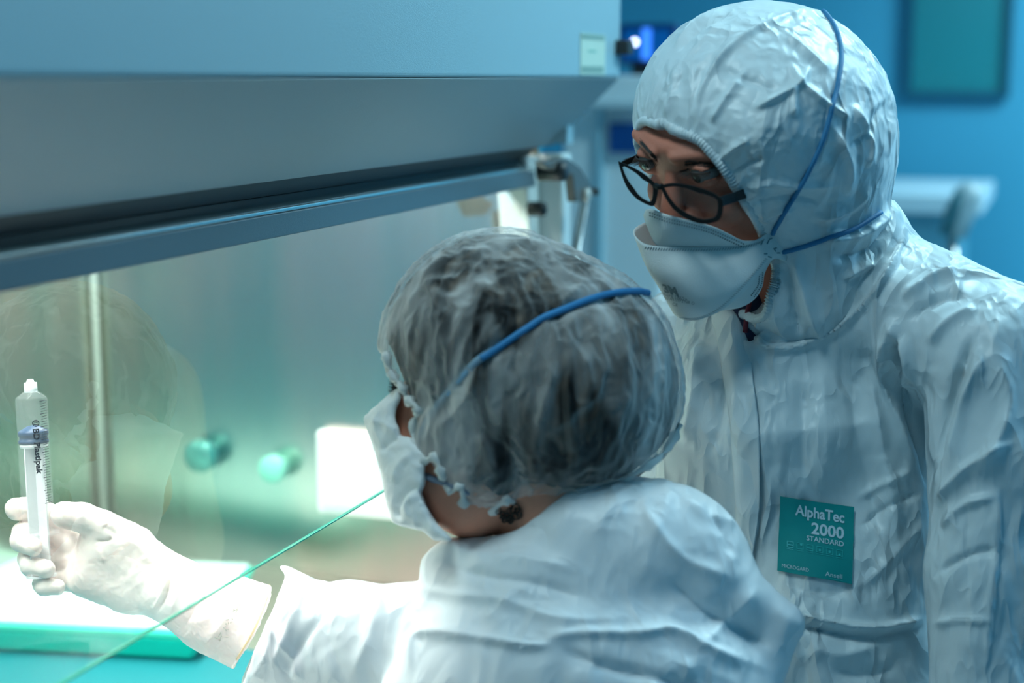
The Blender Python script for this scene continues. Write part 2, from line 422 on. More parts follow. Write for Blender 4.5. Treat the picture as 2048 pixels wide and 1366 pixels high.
def pxtube(name, pts, r, m, parent, n=10, sp=8):
    P = spl(pts, sp); b = MB(); b.tube([tuple(p) for p in S2W(P)], r, n); return b.build(name, m, parent, smooth=True)

# ================================================================== ROOM
XL, XR, YN, YF, ZC = -1.9, 2.6, -1.6, 5.2, 2.66
def plane_box(name, a, b, m): return struct(MB().box(a, b).build(name, m))
plane_box('floor', (XL, YN, -.05), (XR, YF, 0), M['floor'])
plane_box('ceiling', (XL, YN, ZC), (XR, YF, ZC+.05), M['ceil'])
plane_box('wall_far', (XL, YF, 0), (XR, YF+.05, ZC), M['teal'])
plane_box('wall_right', (XR, YN, 0), (XR+.05, YF, ZC), M['teal'])
plane_box('wall_left', (XL-.05, YN, 0), (XL, YF, ZC), M['wall_pale'])
plane_box('wall_near', (XL, YN-.05, 0), (XR, YN, ZC), M['wall_pale'])
def ybox(x0, y0, x1, y1, Y, dep):
    a = atY(x0, y1, Y); b = atY(x1, y0, Y); return (min(a[0], b[0]), Y, min(a[2], b[2])), (max(a[0], b[0]), Y+dep, max(a[2], b[2]))
# dark teal glazed panel in the far wall
a, b = ybox(1822, -120, 2022, 182, YF-.04, .04)
fr = struct(MB().box((a[0]-.018, a[1], a[2]-.018), (a[0], b[1], b[2]+.018)).box((b[0], a[1], a[2]-.018), (b[0]+.018, b[1], b[2]+.018)).box((a[0], a[1], a[2]-.018), (b[0], b[1], a[2])).box((a[0], a[1], b[2]), (b[0], b[1], b[2]+.03)).build('window_1', mat('window_frame_dark', (.0, .10, .16), .4)))
MB().box((a[0], a[1]+.02, a[2]), (b[0], b[1], b[2])).build('pane', mat('teal_glass_pane', (.01, .22, .26), .25), fr)
# white bench with things far behind
t = thing('laboratory_bench', 'pale laboratory bench against the teal far wall behind the standing worker', 'bench', (1.0, 4.6, 0))
a, b = ybox(1700, 392, 1925, 420, 4.3, .6); zt = b[2]
MB().box((a[0]-.1, 4.3, zt-.05), (b[0]+.05, 5.0, zt)).build('worktop', mat('bench_top', (.50, .72, .80), .4), t, bevel=.004)
MB().box((a[0]-.05, 4.38, 0), (b[0]-.02, 4.96, zt-.05)).build('body', mat('bench_body', (.12, .42, .55), .5), t, bevel=.004)
# blurred stool back at the right
t = thing('laboratory_chair', 'blurred pale chair back with dark edge beside the bench', 'chair', (1.05, 3.6, 0))
def yp(x, y, Y): return tuple(atY(x, y, Y))
bk = MB().tube([yp(1905, 470, 3.7), yp(1918, 430, 3.7), yp(1938, 390, 3.7), yp(1946, 368, 3.7)], [.030, .034, .034, .02], 14)
bk.build('backrest', mat('chair_grey', (.36, .52, .56), .5), t, smooth=True)
ce = yp(1880, 500, 3.55); MB().tube([yp(1893, 470, 3.68), yp(1905, 430, 3.68), yp(1925, 385, 3.68)], [.016, .02, .014], 12).build('back_pad', mat('chair_dark', (.03, .16, .20), .5), t, smooth=True)
bx_, by_ = yp(1890, 500, 3.62)[0], 3.6; sz = .62
sV, sF = axtube((bx_, by_, sz), (bx_, by_, sz+1), [(0, .001), (0, .17), (.02, .19), (.05, .19), (.07, .17), (.07, .001)]); MB().add(sV, sF).build('seat', mat('seat_pad', (.05, .2, .25), .5), t, smooth=True)
MB().tube([(bx_, by_, .08), (bx_, by_, sz)], .025).build('column', M['steel2'], t, smooth=True)
MB().tube([(bx_, by_+.12, sz+.03), (bx_+.03, 3.70, sz+.15), yp(1905, 475, 3.7)], .012).build('back_bar', M['steel2'], t, smooth=True)
for k in range(5):
    q = k*2*math.pi/5; MB().tube([(bx_, by_, .09), (bx_+.27*math.cos(q), by_+.27*math.sin(q), .022)], [.022, .018]).build('foot', M['steel2'], t, smooth=True)
# tall white apparatus beyond the cabinet end
t = thing('equipment_tower', 'tall pale equipment tower with dark blue panels just beyond the cabinet', 'equipment', (-.1, 3.2, 0))
Y1 = 2.95
a, b = ybox(1118, 150, 1330, 1500, Y1, .5)
MB().box((a[0], Y1, 0), (b[0], Y1+.5, b[2])).build('housing', mat('tower_white', (.86, .95, .97), .5, var=.03), t, bevel=.01)
a2, b2 = ybox(1224, 246, 1300, 304, Y1, .01); MB().box((a2[0], Y1-.02, a2[2]), (b2[0], Y1+.001, b2[2])).build('blue_panel', mat('navy_panel', (.0, .07, .28), .4), t)
a2, b2 = ybox(1190, 200, 1300, 216, Y1, .01); MB().box((a2[0], Y1-.05, a2[2]), (b2[0], Y1+.001, b2[2])).build('shelf_lip', mat('lip_grey', (.62, .76, .80), .4), t, bevel=.004)
MB().box((ybox(1200, 0, 1210, 10, Y1, 0)[0][0], Y1-.015, 0), (ybox(1200, 0, 1212, 10, Y1, 0)[1][0], Y1+.001, a2[2])).build('trim_strip', mat('strip_blue', (.38, .66, .76), .4), t)
t2 = thing('monitor', 'dark blue monitor with a glowing indicator on the pale equipment tower', 'monitor', (-.05, Y1+.1, b[2]))
a, b_ = ybox(1236, 46, 1352, 142, Y1+.06, .05)
MB().box((a[0], Y1+.06, b[2]+.02), (b_[0], Y1+.11, b_[2])).build('housing', mat('navy_plastic', (.0, .05, .20), .35), t2, bevel=.008)
MB().box((a[0]+.012, Y1+.055, b[2]+.03), (b_[0]-.012, Y1+.0605, b_[2]-.012)).build('screen', mat('navy_screen', (.0, .10, .30), .3, emis=(.0, .10, .45), estr=.35), t2)
q = atY(1292, 88, Y1+.05); MB().box((q[0]-.008, Y1+.05, q[2]-.030), (q[0]+.008, Y1+.0552, q[2]+.030)).build('blue_bar', mat('blue_glow', (.02, .2, .9), .3, emis=(.05, .25, 1), estr=1.2), t2)
q = atY(1268, 84, Y1+.05); sV, sF = axtube((q[0], Y1+.0552, q[2]), (q[0], Y1, q[2]), [(0, .005), (.004, .004), (.005, .0005)], 16); MB().add(sV, sF).build('indicator_light', mat('indicator_glow', (.8, .8, 1), .3, emis=(.75, .85, 1), estr=7), t2)
MB().box(((a[0]+b_[0])/2-.03, Y1+.06, b[2]), ((a[0]+b_[0])/2+.03, Y1+.1, b[2]+.022)).build('stand', M['rub'], t2)

# ================================================================== SAFETY CABINET
cab = thing('biosafety_cabinet', 'large pale steel safety cabinet with slanted glass sash on the left', 'cabinet', (-1.0, 1.0, 0))
YA, YE = -1.2, 1.99; YS = 1.95; XB = -1.35
zt0 = HC                                                   # height where the front panel turns into the chamfer
MB().prism([(-.557, zt0), (-.557, zt0+.62), (XB-.08, zt0+.62), (XB-.08, zt0+.58), (-.60, zt0+.58), (-.60, zt0)], YA, YE).build('front_panel', M['white_metal'], cab, bevel=.004)
MB().prism([(-.5575, zt0-.0005), (-.648, zt0-.0885), (-.668, zt0-.085), (-.59, zt0+.0)], YA, YE).build('chamfer_panel', M['grey_metal'], cab, bevel=.002)
MB().box((XB-.08, YE-.03, zt0-.085), (-.62, YE-.002, zt0+.58)).build('end_panel', M['white_metal'], cab)
MB().box((XB-.08, YA, .08), (XB-.003, YE, zt0+.58)).build('back_panel', M['grey_metal'], cab)
MB().box((XB, YA, 1.82), (-.60, YS, 1.84)).build('inner_ceiling', M['steel2'], cab)
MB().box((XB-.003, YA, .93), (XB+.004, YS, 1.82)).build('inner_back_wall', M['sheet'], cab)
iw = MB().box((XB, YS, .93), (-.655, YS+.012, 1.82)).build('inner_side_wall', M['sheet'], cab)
MB().box((XB, YA, .93), (-.60, YS, .945)).build('work_surface', M['steel'], cab)
MB().box((-.64, YA, .88), (-.55, YE, .952)).build('front_sill', M['white_metal'], cab, bevel=.006)
MB().box((XB, YA, .70), (-.58, YE, .93)).build('lower_housing', M['white_metal'], cab, bevel=.005)
for yy in (YA+.03, YE-.11):
    for xx in (XB+.0, -.68): MB().box((xx, yy, 0), (xx+.07, yy+.08, .70)).build('leg', M['grey_metal'], cab, bevel=.004)
MB().tube([(XB+.012, YS-.012, .95), (XB+.012, YS-.012, 1.82)], .0055, 12).build('corner_cove', mat('cove_pale', (.42, .50, .45), .5), cab, smooth=True)
# sash: dark gasket, bright rail, frame, glass
def sx(z): return -.62-.04*(z-(-.4035))/.2645             # sash plane x at height z relative to eye
def strip(name, pr, m, y0=YA, y1=2.0, bev=.0012): return MB().prism([(x, HC+z) for x, z in pr], y0, y1).build(name, m, cab, bevel=bev)
strip('gasket', [(-.648, -.086), (-.672, -.082), (-.690, -.110), (-.664, -.1025)], M['rub'], y1=1.93)
strip('sash_rail', [(-.664, -.1028), (-.69, -.099), (-.69, -.117), (-.655, -.1135)], mat('dark_chrome', (.13, .17, .18), .15, metal=1), y1=1.93)
strip('sash_rail', [(-.6545, -.1137), (-.69, -.1135), (-.69, -.120), (-.6545, -.1175)], M['steel2'], y1=1.93)
strip('sash_frame', [(-.6545, -.1178), (-.69, -.118), (-.69, -.1395), (-.6520, -.1385)], mat('frame_slate', (.075, .12, .145), .4, var=.05, bump=.2, bscale=900), y1=1.93)
gl, t, b = nt('sash_glass')
for n_ in list(t.nodes):
    if n_.type == 'BSDF_PRINCIPLED': t.nodes.remove(n_)
tr = t.nodes.new('ShaderNodeBsdfTransparent'); tr.inputs[0].default_value = (.90, .975, .95, 1)
gs = t.nodes.new('ShaderNodeBsdfGlossy'); gs.inputs['Roughness'].default_value = 0.0; gs.inputs[0].default_value = (.92, 1, .97, 1)
fz = t.nodes.new('ShaderNodeFresnel'); fz.inputs[0].default_value = 1.95; mx = t.nodes.new('ShaderNodeMixShader')
ge_ = t.nodes.new('ShaderNodeNewGeometry')
t.links.new(fz.outputs[0], mx.inputs[0]); t.links.new(tr.outputs[0], mx.inputs[1]); t.links.new(gs.outputs[0], mx.inputs[2]); t.links.new(mx.outputs[0], t.nodes['Material Output'].inputs[0])
zb, ztp = -.4035, -.130; gt = .006; YG = 1.905
gx0, gx1 = sx(zb), sx(ztp)
pane = MB().add([(gx0, YA, HC+zb), (gx0, YG, HC+zb), (gx1, YG, HC+ztp), (gx1, YA, HC+ztp)], [[0, 1, 2, 3]]).build('sash_glass', gl, cab)
edge = mat('glass_edge_green', (.0, .24, .16), .15, sss=0, spec=.8); 
MB().prism([(gx0+.0003, HC+zb), (gx0-.0030, HC+zb), (gx0-.0030, HC+zb+.0012), (gx0+.0003, HC+zb+.0012)], YA, YG).build('glass_edge', edge, cab)
# side jamb at the far end, knobs, sash hinge bracket and gas strut
MB().prism([(-.645, HC-.50), (-.672, HC-.50), (-.70, HC-.10), (-.655, HC-.10)], YG+.001, YG+.045).build('sash_end_jamb', M['jamb'], cab, bevel=.003)
MB().box((-.66, 1.95, .952), (-.622, YE, HC-.098)).build('end_post', M['jamb'], cab, bevel=.004)
def cylx(name, x, y, z, r, L, m, rr=None):
    V, Fc = axtube((x, y, z), (x+1, y, z), [(0, .0005), (0, r), (L*.8, r), (L, r*.85), (L, .0005)], 24); return MB().add(V, Fc).build(name, m, cab, smooth=True)
def on(x, y, X): r = ray(x, y); return CAM+r*(X/r[0])
k1 = on(1073, 418, -.64); cylx('knob', k1[0]-.01, k1[1], k1[2], .0095, .022, M['rub'])
k2 = on(1125, 343, -.575); cylx('knob', k2[0]-.03, k2[1], k2[2], .012, .035, M['rub'])
hx = -.580; P = [on(*p, hx) for p in ((1085, 325), (1135, 316), (1162, 335), (1190, 385), (1178, 404), (1152, 404), (1146, 350), (1100, 338))]
n_ = len(P); V = [tuple(p) for p in P]+[(p[0]-.012, p[1], p[2]) for p in P]
MB().add(V, [[i, (i+1) % n_, (i+1) % n_+n_, i+n_] for i in range(n_)]+[list(range(n_)), list(range(n_, 2*n_))[::-1]]).build('hinge_bracket', mat('bracket_brown_grey', (.09, .085, .075), .4), cab, bevel=.0015)
k3 = on(1170, 390, hx); cylx('hinge_bolt', k3[0], k3[1], k3[2], .0085, .006, mat('bolt_pale', (.55, .52, .46), .4, metal=.3))
k4 = on(1191, 383, hx); cylx('hinge_pin', k4[0]-.01, k4[1], k4[2], .005, .014, M['rub'])
s0, s1 = on(1172, 400, hx-.012), on(1158, 480, hx-.012); d_ = (s1-s0)
MB().tube([tuple(s0), tuple(s0+d_*4.5)], .0045, 14).build('gas_strut', M['steel2'], cab, smooth=True)
MB().tube([tuple(s0+np.array([-.006, .006, 0])), tuple(s0+d_*4.5+np.array([-.006, .006, 0]))], .003, 10).build('strut_sleeve', M['rub'], cab, smooth=True)
# rating plate and latch on the front panel
px_ = -.5568
def fpanel(x0, y0, x1, y1, name, m, parent, X=px_, th=.0008):
    a = on(x0, y1, X); b = on(x1, y0, X); return MB().box((X, min(a[1], b[1]), min(a[2], b[2])), (X+th, max(a[1], b[1]), max(a[2], b[2]))).build(name, m, parent)
pl = fpanel(1160, 70, 1210, 150, 'rating_plate', mat('plate_cream', (.50, .62, .52), .5), cab)
gi = mat('plate_print', (.20, .32, .28), .6)
fpanel(1163, 71, 1209, 78, 'print', gi, pl, px_+.0008, .0003); fpanel(1163, 133, 1207, 146, 'barcode', gi, pl, px_+.0008, .0003); fpanel(1176, 101, 1192, 104, 'print', mat('print_green', (.16, .42, .36), .6), pl, px_+.0008, .0003)
q0, q1 = on(1227, 109, -.553), on(1240, 80, -.553); MB().box((-.562, YE-.026, q0[2]), (-.540, YE+.006, q1[2])).build('latch', M['rub'], cab, bevel=.003)
# service valves and the socket on the inner side wall
def on_side(x, y): return atY(x, y, YS)
for (x, y, r) in ((418, 905, .024), (562, 930, .020)):
    p = on_side(x, y); V, Fc = axtube((p[0], YS, p[2]), (p[0], YS-1, p[2]), [(0, r*.6), (.012, r*.6), (.014, r), (.030, r), (.034, r*.85), (.034, .0005)], 28)
    MB().add(V, Fc).build('service_valve', mat('valve_green', (.06, .30, .26), .3, metal=.3) if x < 500 else mat('valve_mint', (.25, .72, .55), .35), cab, smooth=True)
a, b = on_side(648, 1018), on_side(800, 868)
so = MB().box((a[0], YS-.022, a[2]), (b[0], YS, b[2])).build('socket_box', mat('socket_white', (.85, .93, .90), .35), cab, bevel=.005)
MB().box((a[0]+.01, YS-.026, a[2]+.01), (b[0]-.01, YS-.022, b[2]-.01)).build('cover', mat('socket_cover', (.75, .9, .86), .3), so, bevel=.002)

# --- things on the work surface
zw = .945
dr = MB(); c1 = atZ(-420, 1500, zw+.003); c2 = atZ(452, 1338, zw+.003)
dr.box((XB+.04, .55, zw+.0002), (-.86, 1.64, zw+.003)); tag(dr.build('drape_sheet', M['turq']), 'turquoise drape sheet spread flat on the cabinet work surface', 'drape')
zt_ = zw+.045
tray = thing('instrument_tray', 'green plastic tray with a mint lid lying behind the gloved hand', 'tray', tuple(atZ(200, 1260, zw)))
fr_ = atZ(398, 1262, zt_); fl_ = atZ(-330, 1228, zt_); bk_ = atZ(508, 1128, zt_); bl_ = fl_+(bk_-fr_)
def quadprism(Q, z0, z1, inset0=0):
    c = sum(Q)/4; A_ = [(p[0]+(c[0]-p[0])*inset0, p[1]+(c[1]-p[1])*inset0, z0) for p in Q]; B_ = [(p[0], p[1], z1) for p in Q]
    return MB().add(A_+B_, [[0, 1, 2, 3], [4, 5, 6, 7], [0, 1, 5, 4], [1, 2, 6, 5], [2, 3, 7, 6], [3, 0, 4, 7]])
Q = [fl_, fr_, bk_, bl_]
quadprism(Q, zw+.004, zt_-.010, .05).build('body', M['green'], tray, bevel=.006)
quadprism(Q, zt_-.012, zt_-.003, -.004).build('rim', mat('rim_green', (.05, .70, .50), .3), tray, bevel=.003)
c_ = sum(Q)/4; quadprism([p+(c_-p)*.02 for p in Q], zt_-.004, zt_+.002).build('lid', M['mint'], tray, bevel=.003)
exec_after = []

# ================================================================== STANDING WORKER
def nrm(v): v = np.array(v, float); return v/np.linalg.norm(v)
hl = nrm((.70, .17, -.69)); hf = nrm(np.array((-.64, .581, -.504))-hl*np.dot(hl, (-.64, .581, -.504))); hu = np.cross(-hl, hf)
HK = 2.4; HO = np.array((1480., 245., -80.)); HR = np.array([hl, hf, hu])       # rows: left, forward, up
def H(a, b, c): return HO+HK*(a*hl+b*hf+c*hu)                                    # head coordinates in mm -> sculpt space
def hell(c, r): return ell(H(*c), np.array(r)*HK, HR)
def hcap(a, b, ra, rb=None): return cap(H(*a), H(*b), ra*HK, (rb if rb is not None else ra)*HK)
p1 = thing('person', 'standing person in white hooded coverall, black glasses and folded white respirator, looking down', 'person', tuple(S2W([1640, 900, 60])*np.array([1, 1, 0])))
# --- skin: head and neck
skull = U(14, hell((0, -8, 18), (74, 95, 90)), hell((0, 30, -35), (61, 58, 76)), hell((0, 50, -88), (36, 32, 28)))
face = U(9, skull, hell((30, 70, -28), (22, 18, 20)), hell((-30, 70, -28), (22, 18, 20)),
         hcap((0, 84, 4), (0, 106, -32), 8, 11), hcap((9, 88, -34), (-9, 88, -34), 11),
         hcap((12, 84, 28), (46, 68, 28), 6), hcap((-12, 84, 28), (-46, 68, 28), 6))
for s_ in (1, -1):
    face = sub(face, hell((31*s_, 93, 12), (15, 10, 9)), 14)
ballc = {s_: (31*s_, 74, 10) for s_ in (1, -1)}
for s_ in (1, -1):
    lid = hell(ballc[s_], (15.2, 14.4, 14.0))
    c0 = H(*ballc[s_]); nn = nrm(HR.T@np.array([0, 0, 1.]))                   # upper lid: the part of the shell above this plane
    lidc = (lambda lid, c0: lambda P: np.maximum(lid(P), -((P-c0)@nn.astype(np.float32)-7*HK)))(lid, c0)
    n2 = nrm(HR.T@np.array([0, .25, -.97])); low = hell(ballc[s_], (14.6, 13.6, 13.4))
    lowc = (lambda low, c0, n2: lambda P: np.maximum(low(P), -((P-c0)@n2.astype(np.float32)-3.5*HK)))(low, c0, n2)
    face = U(5, face, lidc, lowc)
    hol = hell((31*s_, 91, 12.5), (12.5, 10, 7.2))
    face = sub(face, hol, 4)
hoodE = ell((1526, 235, -60), (259, 233, 262))
hoodf = U(46, hoodE, cap((1590, 330, -50), (1665, 545, 10), 165, 150), ell((1600, 600, -10), (130, 110, 130)), ell((1640, 300, -40), (150, 160, 190)))
skinf = U(30, face, cap(H(0, -10, -50), (1640, 700, 60), 118, 125))
def skullcap(P):
    c = (P-HO.astype(np.float32))@hu.astype(np.float32)
    return np.maximum(38*HK-c, -(hoodf(P)+14))
body = sculpt('body', sub(skinf, skullcap, 22), (1240, 20, -360), (1760, 760, 200), 3.2, M['skin'], p1, smooth=1)
body['label'] = 'tanned face turned down and to the left, bare between hood and respirator'
SB = Surf(body)
# eyes, brows, lashes
eyem, t, b = nt('eye'); b.inputs['Roughness'].default_value = .08; b.inputs['Base Color'].default_value = (.22, .21, .20, 1)
irm = mat('iris_dark_green', (.03, .05, .035), .08); 
for s_ in (1, -1):
    bm = bmesh.new(); bmesh.ops.create_uvsphere(bm, u_segments=32, v_segments=20, radius=1)
    V = np.array([v.co[:] for v in bm.verts]); Fc = [[v.index for v in f.verts] for f in bm.faces]; bm.free()
    c0 = H(*ballc[s_]); ey = mesh_obj('eye', S2W(c0+V*12.4*HK), Fc, eyem, body)
    gz = nrm(HR.T@np.array([-.02, .99, .10])); g1 = nrm(np.cross(gz, hl)); g2 = np.cross(gz, g1)
    V = []; Fc = []
    for i in range(7):
        th = .42*i/6
        for k in range(20): q = 2*math.pi*k/20; V.append(c0+(gz*math.cos(th)+(g1*math.cos(q)+g2*math.sin(q))*math.sin(th))*12.65*HK)
    for i in range(6):
        for k in range(20): Fc.append([i*20+k, i*20+(k+1) % 20, (i+1)*20+(k+1) % 20, (i+1)*20+k])
    mesh_obj('iris', S2W(np.array(V)), Fc, irm, ey)
    lb = MB()
    for k in range(26):
        th = -1.15+2.3*k/25; base = np.array(ballc[s_])+np.array([13.4*math.sin(th), 12.8*math.cos(th)+.6, 3.4+4.2*math.cos(th)])
        L = 8.5+1.5*math.sin(k*2.1); dr_ = np.array([math.sin(th)*.8+.05*s_, .95, -.30])
        pts = [base+dr_*L*t_+np.array([0, 0, 1])*(t_*t_)*L*.35 for t_ in (0, .35, .7, 1)]
        lb.tube([tuple(S2W(H(*p))) for p in pts], [.00050, .00042, .0003, .0001], 5)
    lb.build('eyelashes', M['brow'], body, smooth=True)
    # lash line
    pts = []
    for k in range(14):
        th = -1.2+2.4*k/13; pts.append(tuple(S2W(H(*(np.array(ballc[s_])+np.array([13.4*math.sin(th), 12.8*math.cos(th)+.6, 3.4+4.2*math.cos(th)]))))))
    MB().tube(pts, .0009, 6).build('lash_line', M['brow'], body, smooth=True)
bl = MB()
for k in range(260):                                    # near eyebrow, hair by hair
    u = RNG.rand(); v = RNG.rand()-.5
    x = 1368+u*108; y = 325+16*u*u*1.5+u*4+v*(11-6*u)
    p0 = SB.hit(x, y, .0002); p1_ = SB.hit(x+9+6*u, y-1+4*u+v*3, .0011)
    if p0 is None or p1_ is None or (p0-p1_).length > .02: continue
    bl.tube([p0, (p0+p1_)/2+Vector((0, 0, .0002)), p1_], [.00022, .00018, .00006], 4)
bl.build('eyebrow', M['brow'], body)
bl = MB()
for k in range(160):
    u = RNG.rand(); v = RNG.rand()-.5
    x = 1286+u*30; y = 287+u*34+v*7
    p0 = SB.hit(x, y, .0002); p1_ = SB.hit(x-6, y-6+v*3, .0009)
    if p0 is None or p1_ is None or (p0-p1_).length > .02: continue
    bl.tube([p0, (p0+p1_)/2, p1_], [.0002, .00018, .00006], 4)
if bl.F: bl.build('eyebrow', M['brow'], body)

# --- hood with face opening
near_px = [(1345, 260), (1395, 283), (1440, 333), (1475, 385), (1500, 428), (1522, 466), (1540, 505), (1549, 545), (1540, 590), (1512, 640)]
def on_hood(x, y):
    lo_, hi_ = -420., 100.; w = lo_
    while w < hi_:
        if hoodf(np.array([[x, y, w]], np.float32))[0] < 0: break
        w += 3
    return np.array([x, y, w])
openg = []
for x, y in near_px:
    q = HR@(on_hood(x, y)-HO)/HK; openg.append((q[0], q[2], q[1]))
far = [(-a*.98, c) for a, c, b_ in openg][::-1]
openpoly = [(0, 51)]+[(a, c) for a, c, b_ in openg]+far
openpoly = [tuple(p) for p in spl(openpoly+[openpoly[0]], 4)[:-1]]
pf = poly2d(openpoly)
def opening(P):
    q = (P-HO.astype(np.float32))@HR.T.astype(np.float32)/HK
    return np.maximum(pf(q[..., 0], q[..., 2]), 20-q[..., 1])*HK
hoodc = sub(hoodf, opening, 5); hoodc = sub(hoodc, lambda P: skinf(P)-3, 3) if False else hoodc
hood_f = [([(1392, 262), (1402, 190), (1438, 122), (1500, 68), (1580, 34), (1640, 30), (1682, 62)], 6, 7),
          ([(1655, 34), (1735, 80), (1768, 150), (1784, 230), (1774, 330)], 7, 6),
          ([(1345, 100), (1395, 48), (1460, 14)], 5, 5), ([(1352, 108), (1402, 58), (1466, 24)], 4, -4),
          ([(1500, 220), (1560, 190), (1600, 165), (1620, 130)], 7, 7), ([(1580, 120), (1600, 165), (1665, 215), (1705, 240)], 7, 8), ([(1590, 170), (1588, 235)], 8, 6),
          ([(1440, 130), (1470, 150), (1520, 170), (1560, 190)], 9, -5), ([(1560, 60), (1620, 110), (1665, 150)], 8, 6),
          ([(1700, 200), (1740, 280), (1735, 340)], 9, 7), ([(1690, 300), (1740, 260), (1765, 200)], 8, -6), ([(1660, 240), (1700, 330), (1690, 400)], 10, 6),
          ([(1480, 380), (1540, 366), (1600, 372), (1680, 372)], 9, 6), ([(1500, 410), (1560, 395), (1640, 400)], 8, -6),
          ([(1420, 250), (1450, 200), (1500, 130)], 9, 6), ([(1330, 240), (1345, 190), (1352, 120)], 7, 4), ([(1300, 250), (1305, 205), (1325, 150)], 6, 3),
          ([(1440, 320), (1475, 290), (1500, 280)], 7, 6), ([(1460, 350), (1500, 325), (1530, 320)], 7, -6), ([(1490, 400), (1530, 375)], 7, 6), ([(1515, 445), (1560, 420), (1590, 425)], 7, 6),
          ([(1590, 500), (1600, 560), (1625, 640), (1650, 690)], 10, 9), ([(1570, 520), (1585, 600), (1600, 680)], 8, -9), ([(1640, 480), (1720, 470), (1790, 420)], 12, 9), ([(1660, 520), (1740, 500), (1790, 450)], 10, -9),
          ([(1680, 560), (1720, 540), (1750, 520)], 9, 7), ([(1620, 440), (1690, 420), (1745, 370)], 10, 8)]
def gathers(V):
    q = (V-HO)@HR.T/HK; dd = pf(q[:, 0], q[:, 2]); an = np.arctan2(q[:, 2]+25, q[:, 0])
    nz = vnoise(V/45)*5; r = np.abs(np.sin(an*17+nz))
    return np.where((dd > -2) & (q[:, 1] > 0), 4.6*np.exp(-np.maximum(dd, 0)/15)*(.5-r), 0)
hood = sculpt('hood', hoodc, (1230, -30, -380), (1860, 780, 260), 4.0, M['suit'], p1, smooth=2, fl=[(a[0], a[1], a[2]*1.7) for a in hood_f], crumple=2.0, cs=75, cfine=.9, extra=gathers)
SH = Surf(hood)
# elastic gathered rim round the opening
rim = []
for i, (a, c) in enumerate(openpoly+[openpoly[0]]):
    rim.append((a, c))
rs = spl([rim[k] for k in range(len(rim))], 4); pts = []
rr = []
for a, c in rs:
    # find the hood surface along the forward axis
    b_ = 170.
    while b_ > 10 and hoodf(H(a*1.03, b_, c+.8)[None].astype(np.float32))[0] > 0: b_ -= .7
    pts.append(H(a*1.02, b_-.8, c+.6)); 
P_ = np.array(pts)
for _ in range(4): P_[1:-1] = P_[1:-1]*.5+(P_[:-2]+P_[2:])*.25
P2_ = []
for i in range(len(P_)-1):
    for t_ in (0, .5): P2_.append(P_[i]*(1-t_)+P_[i+1]*t_)
rr = [(.0042+.0007*math.sin(i*1.9)+.0005*math.sin(i*4.3+1)) for i in range(len(P2_))]
rb = MB(); rb.tube([tuple(p) for p in S2W(np.array(P2_))], rr, 12); rb.build('elastic_rim', M['suit'], hood, smooth=True)

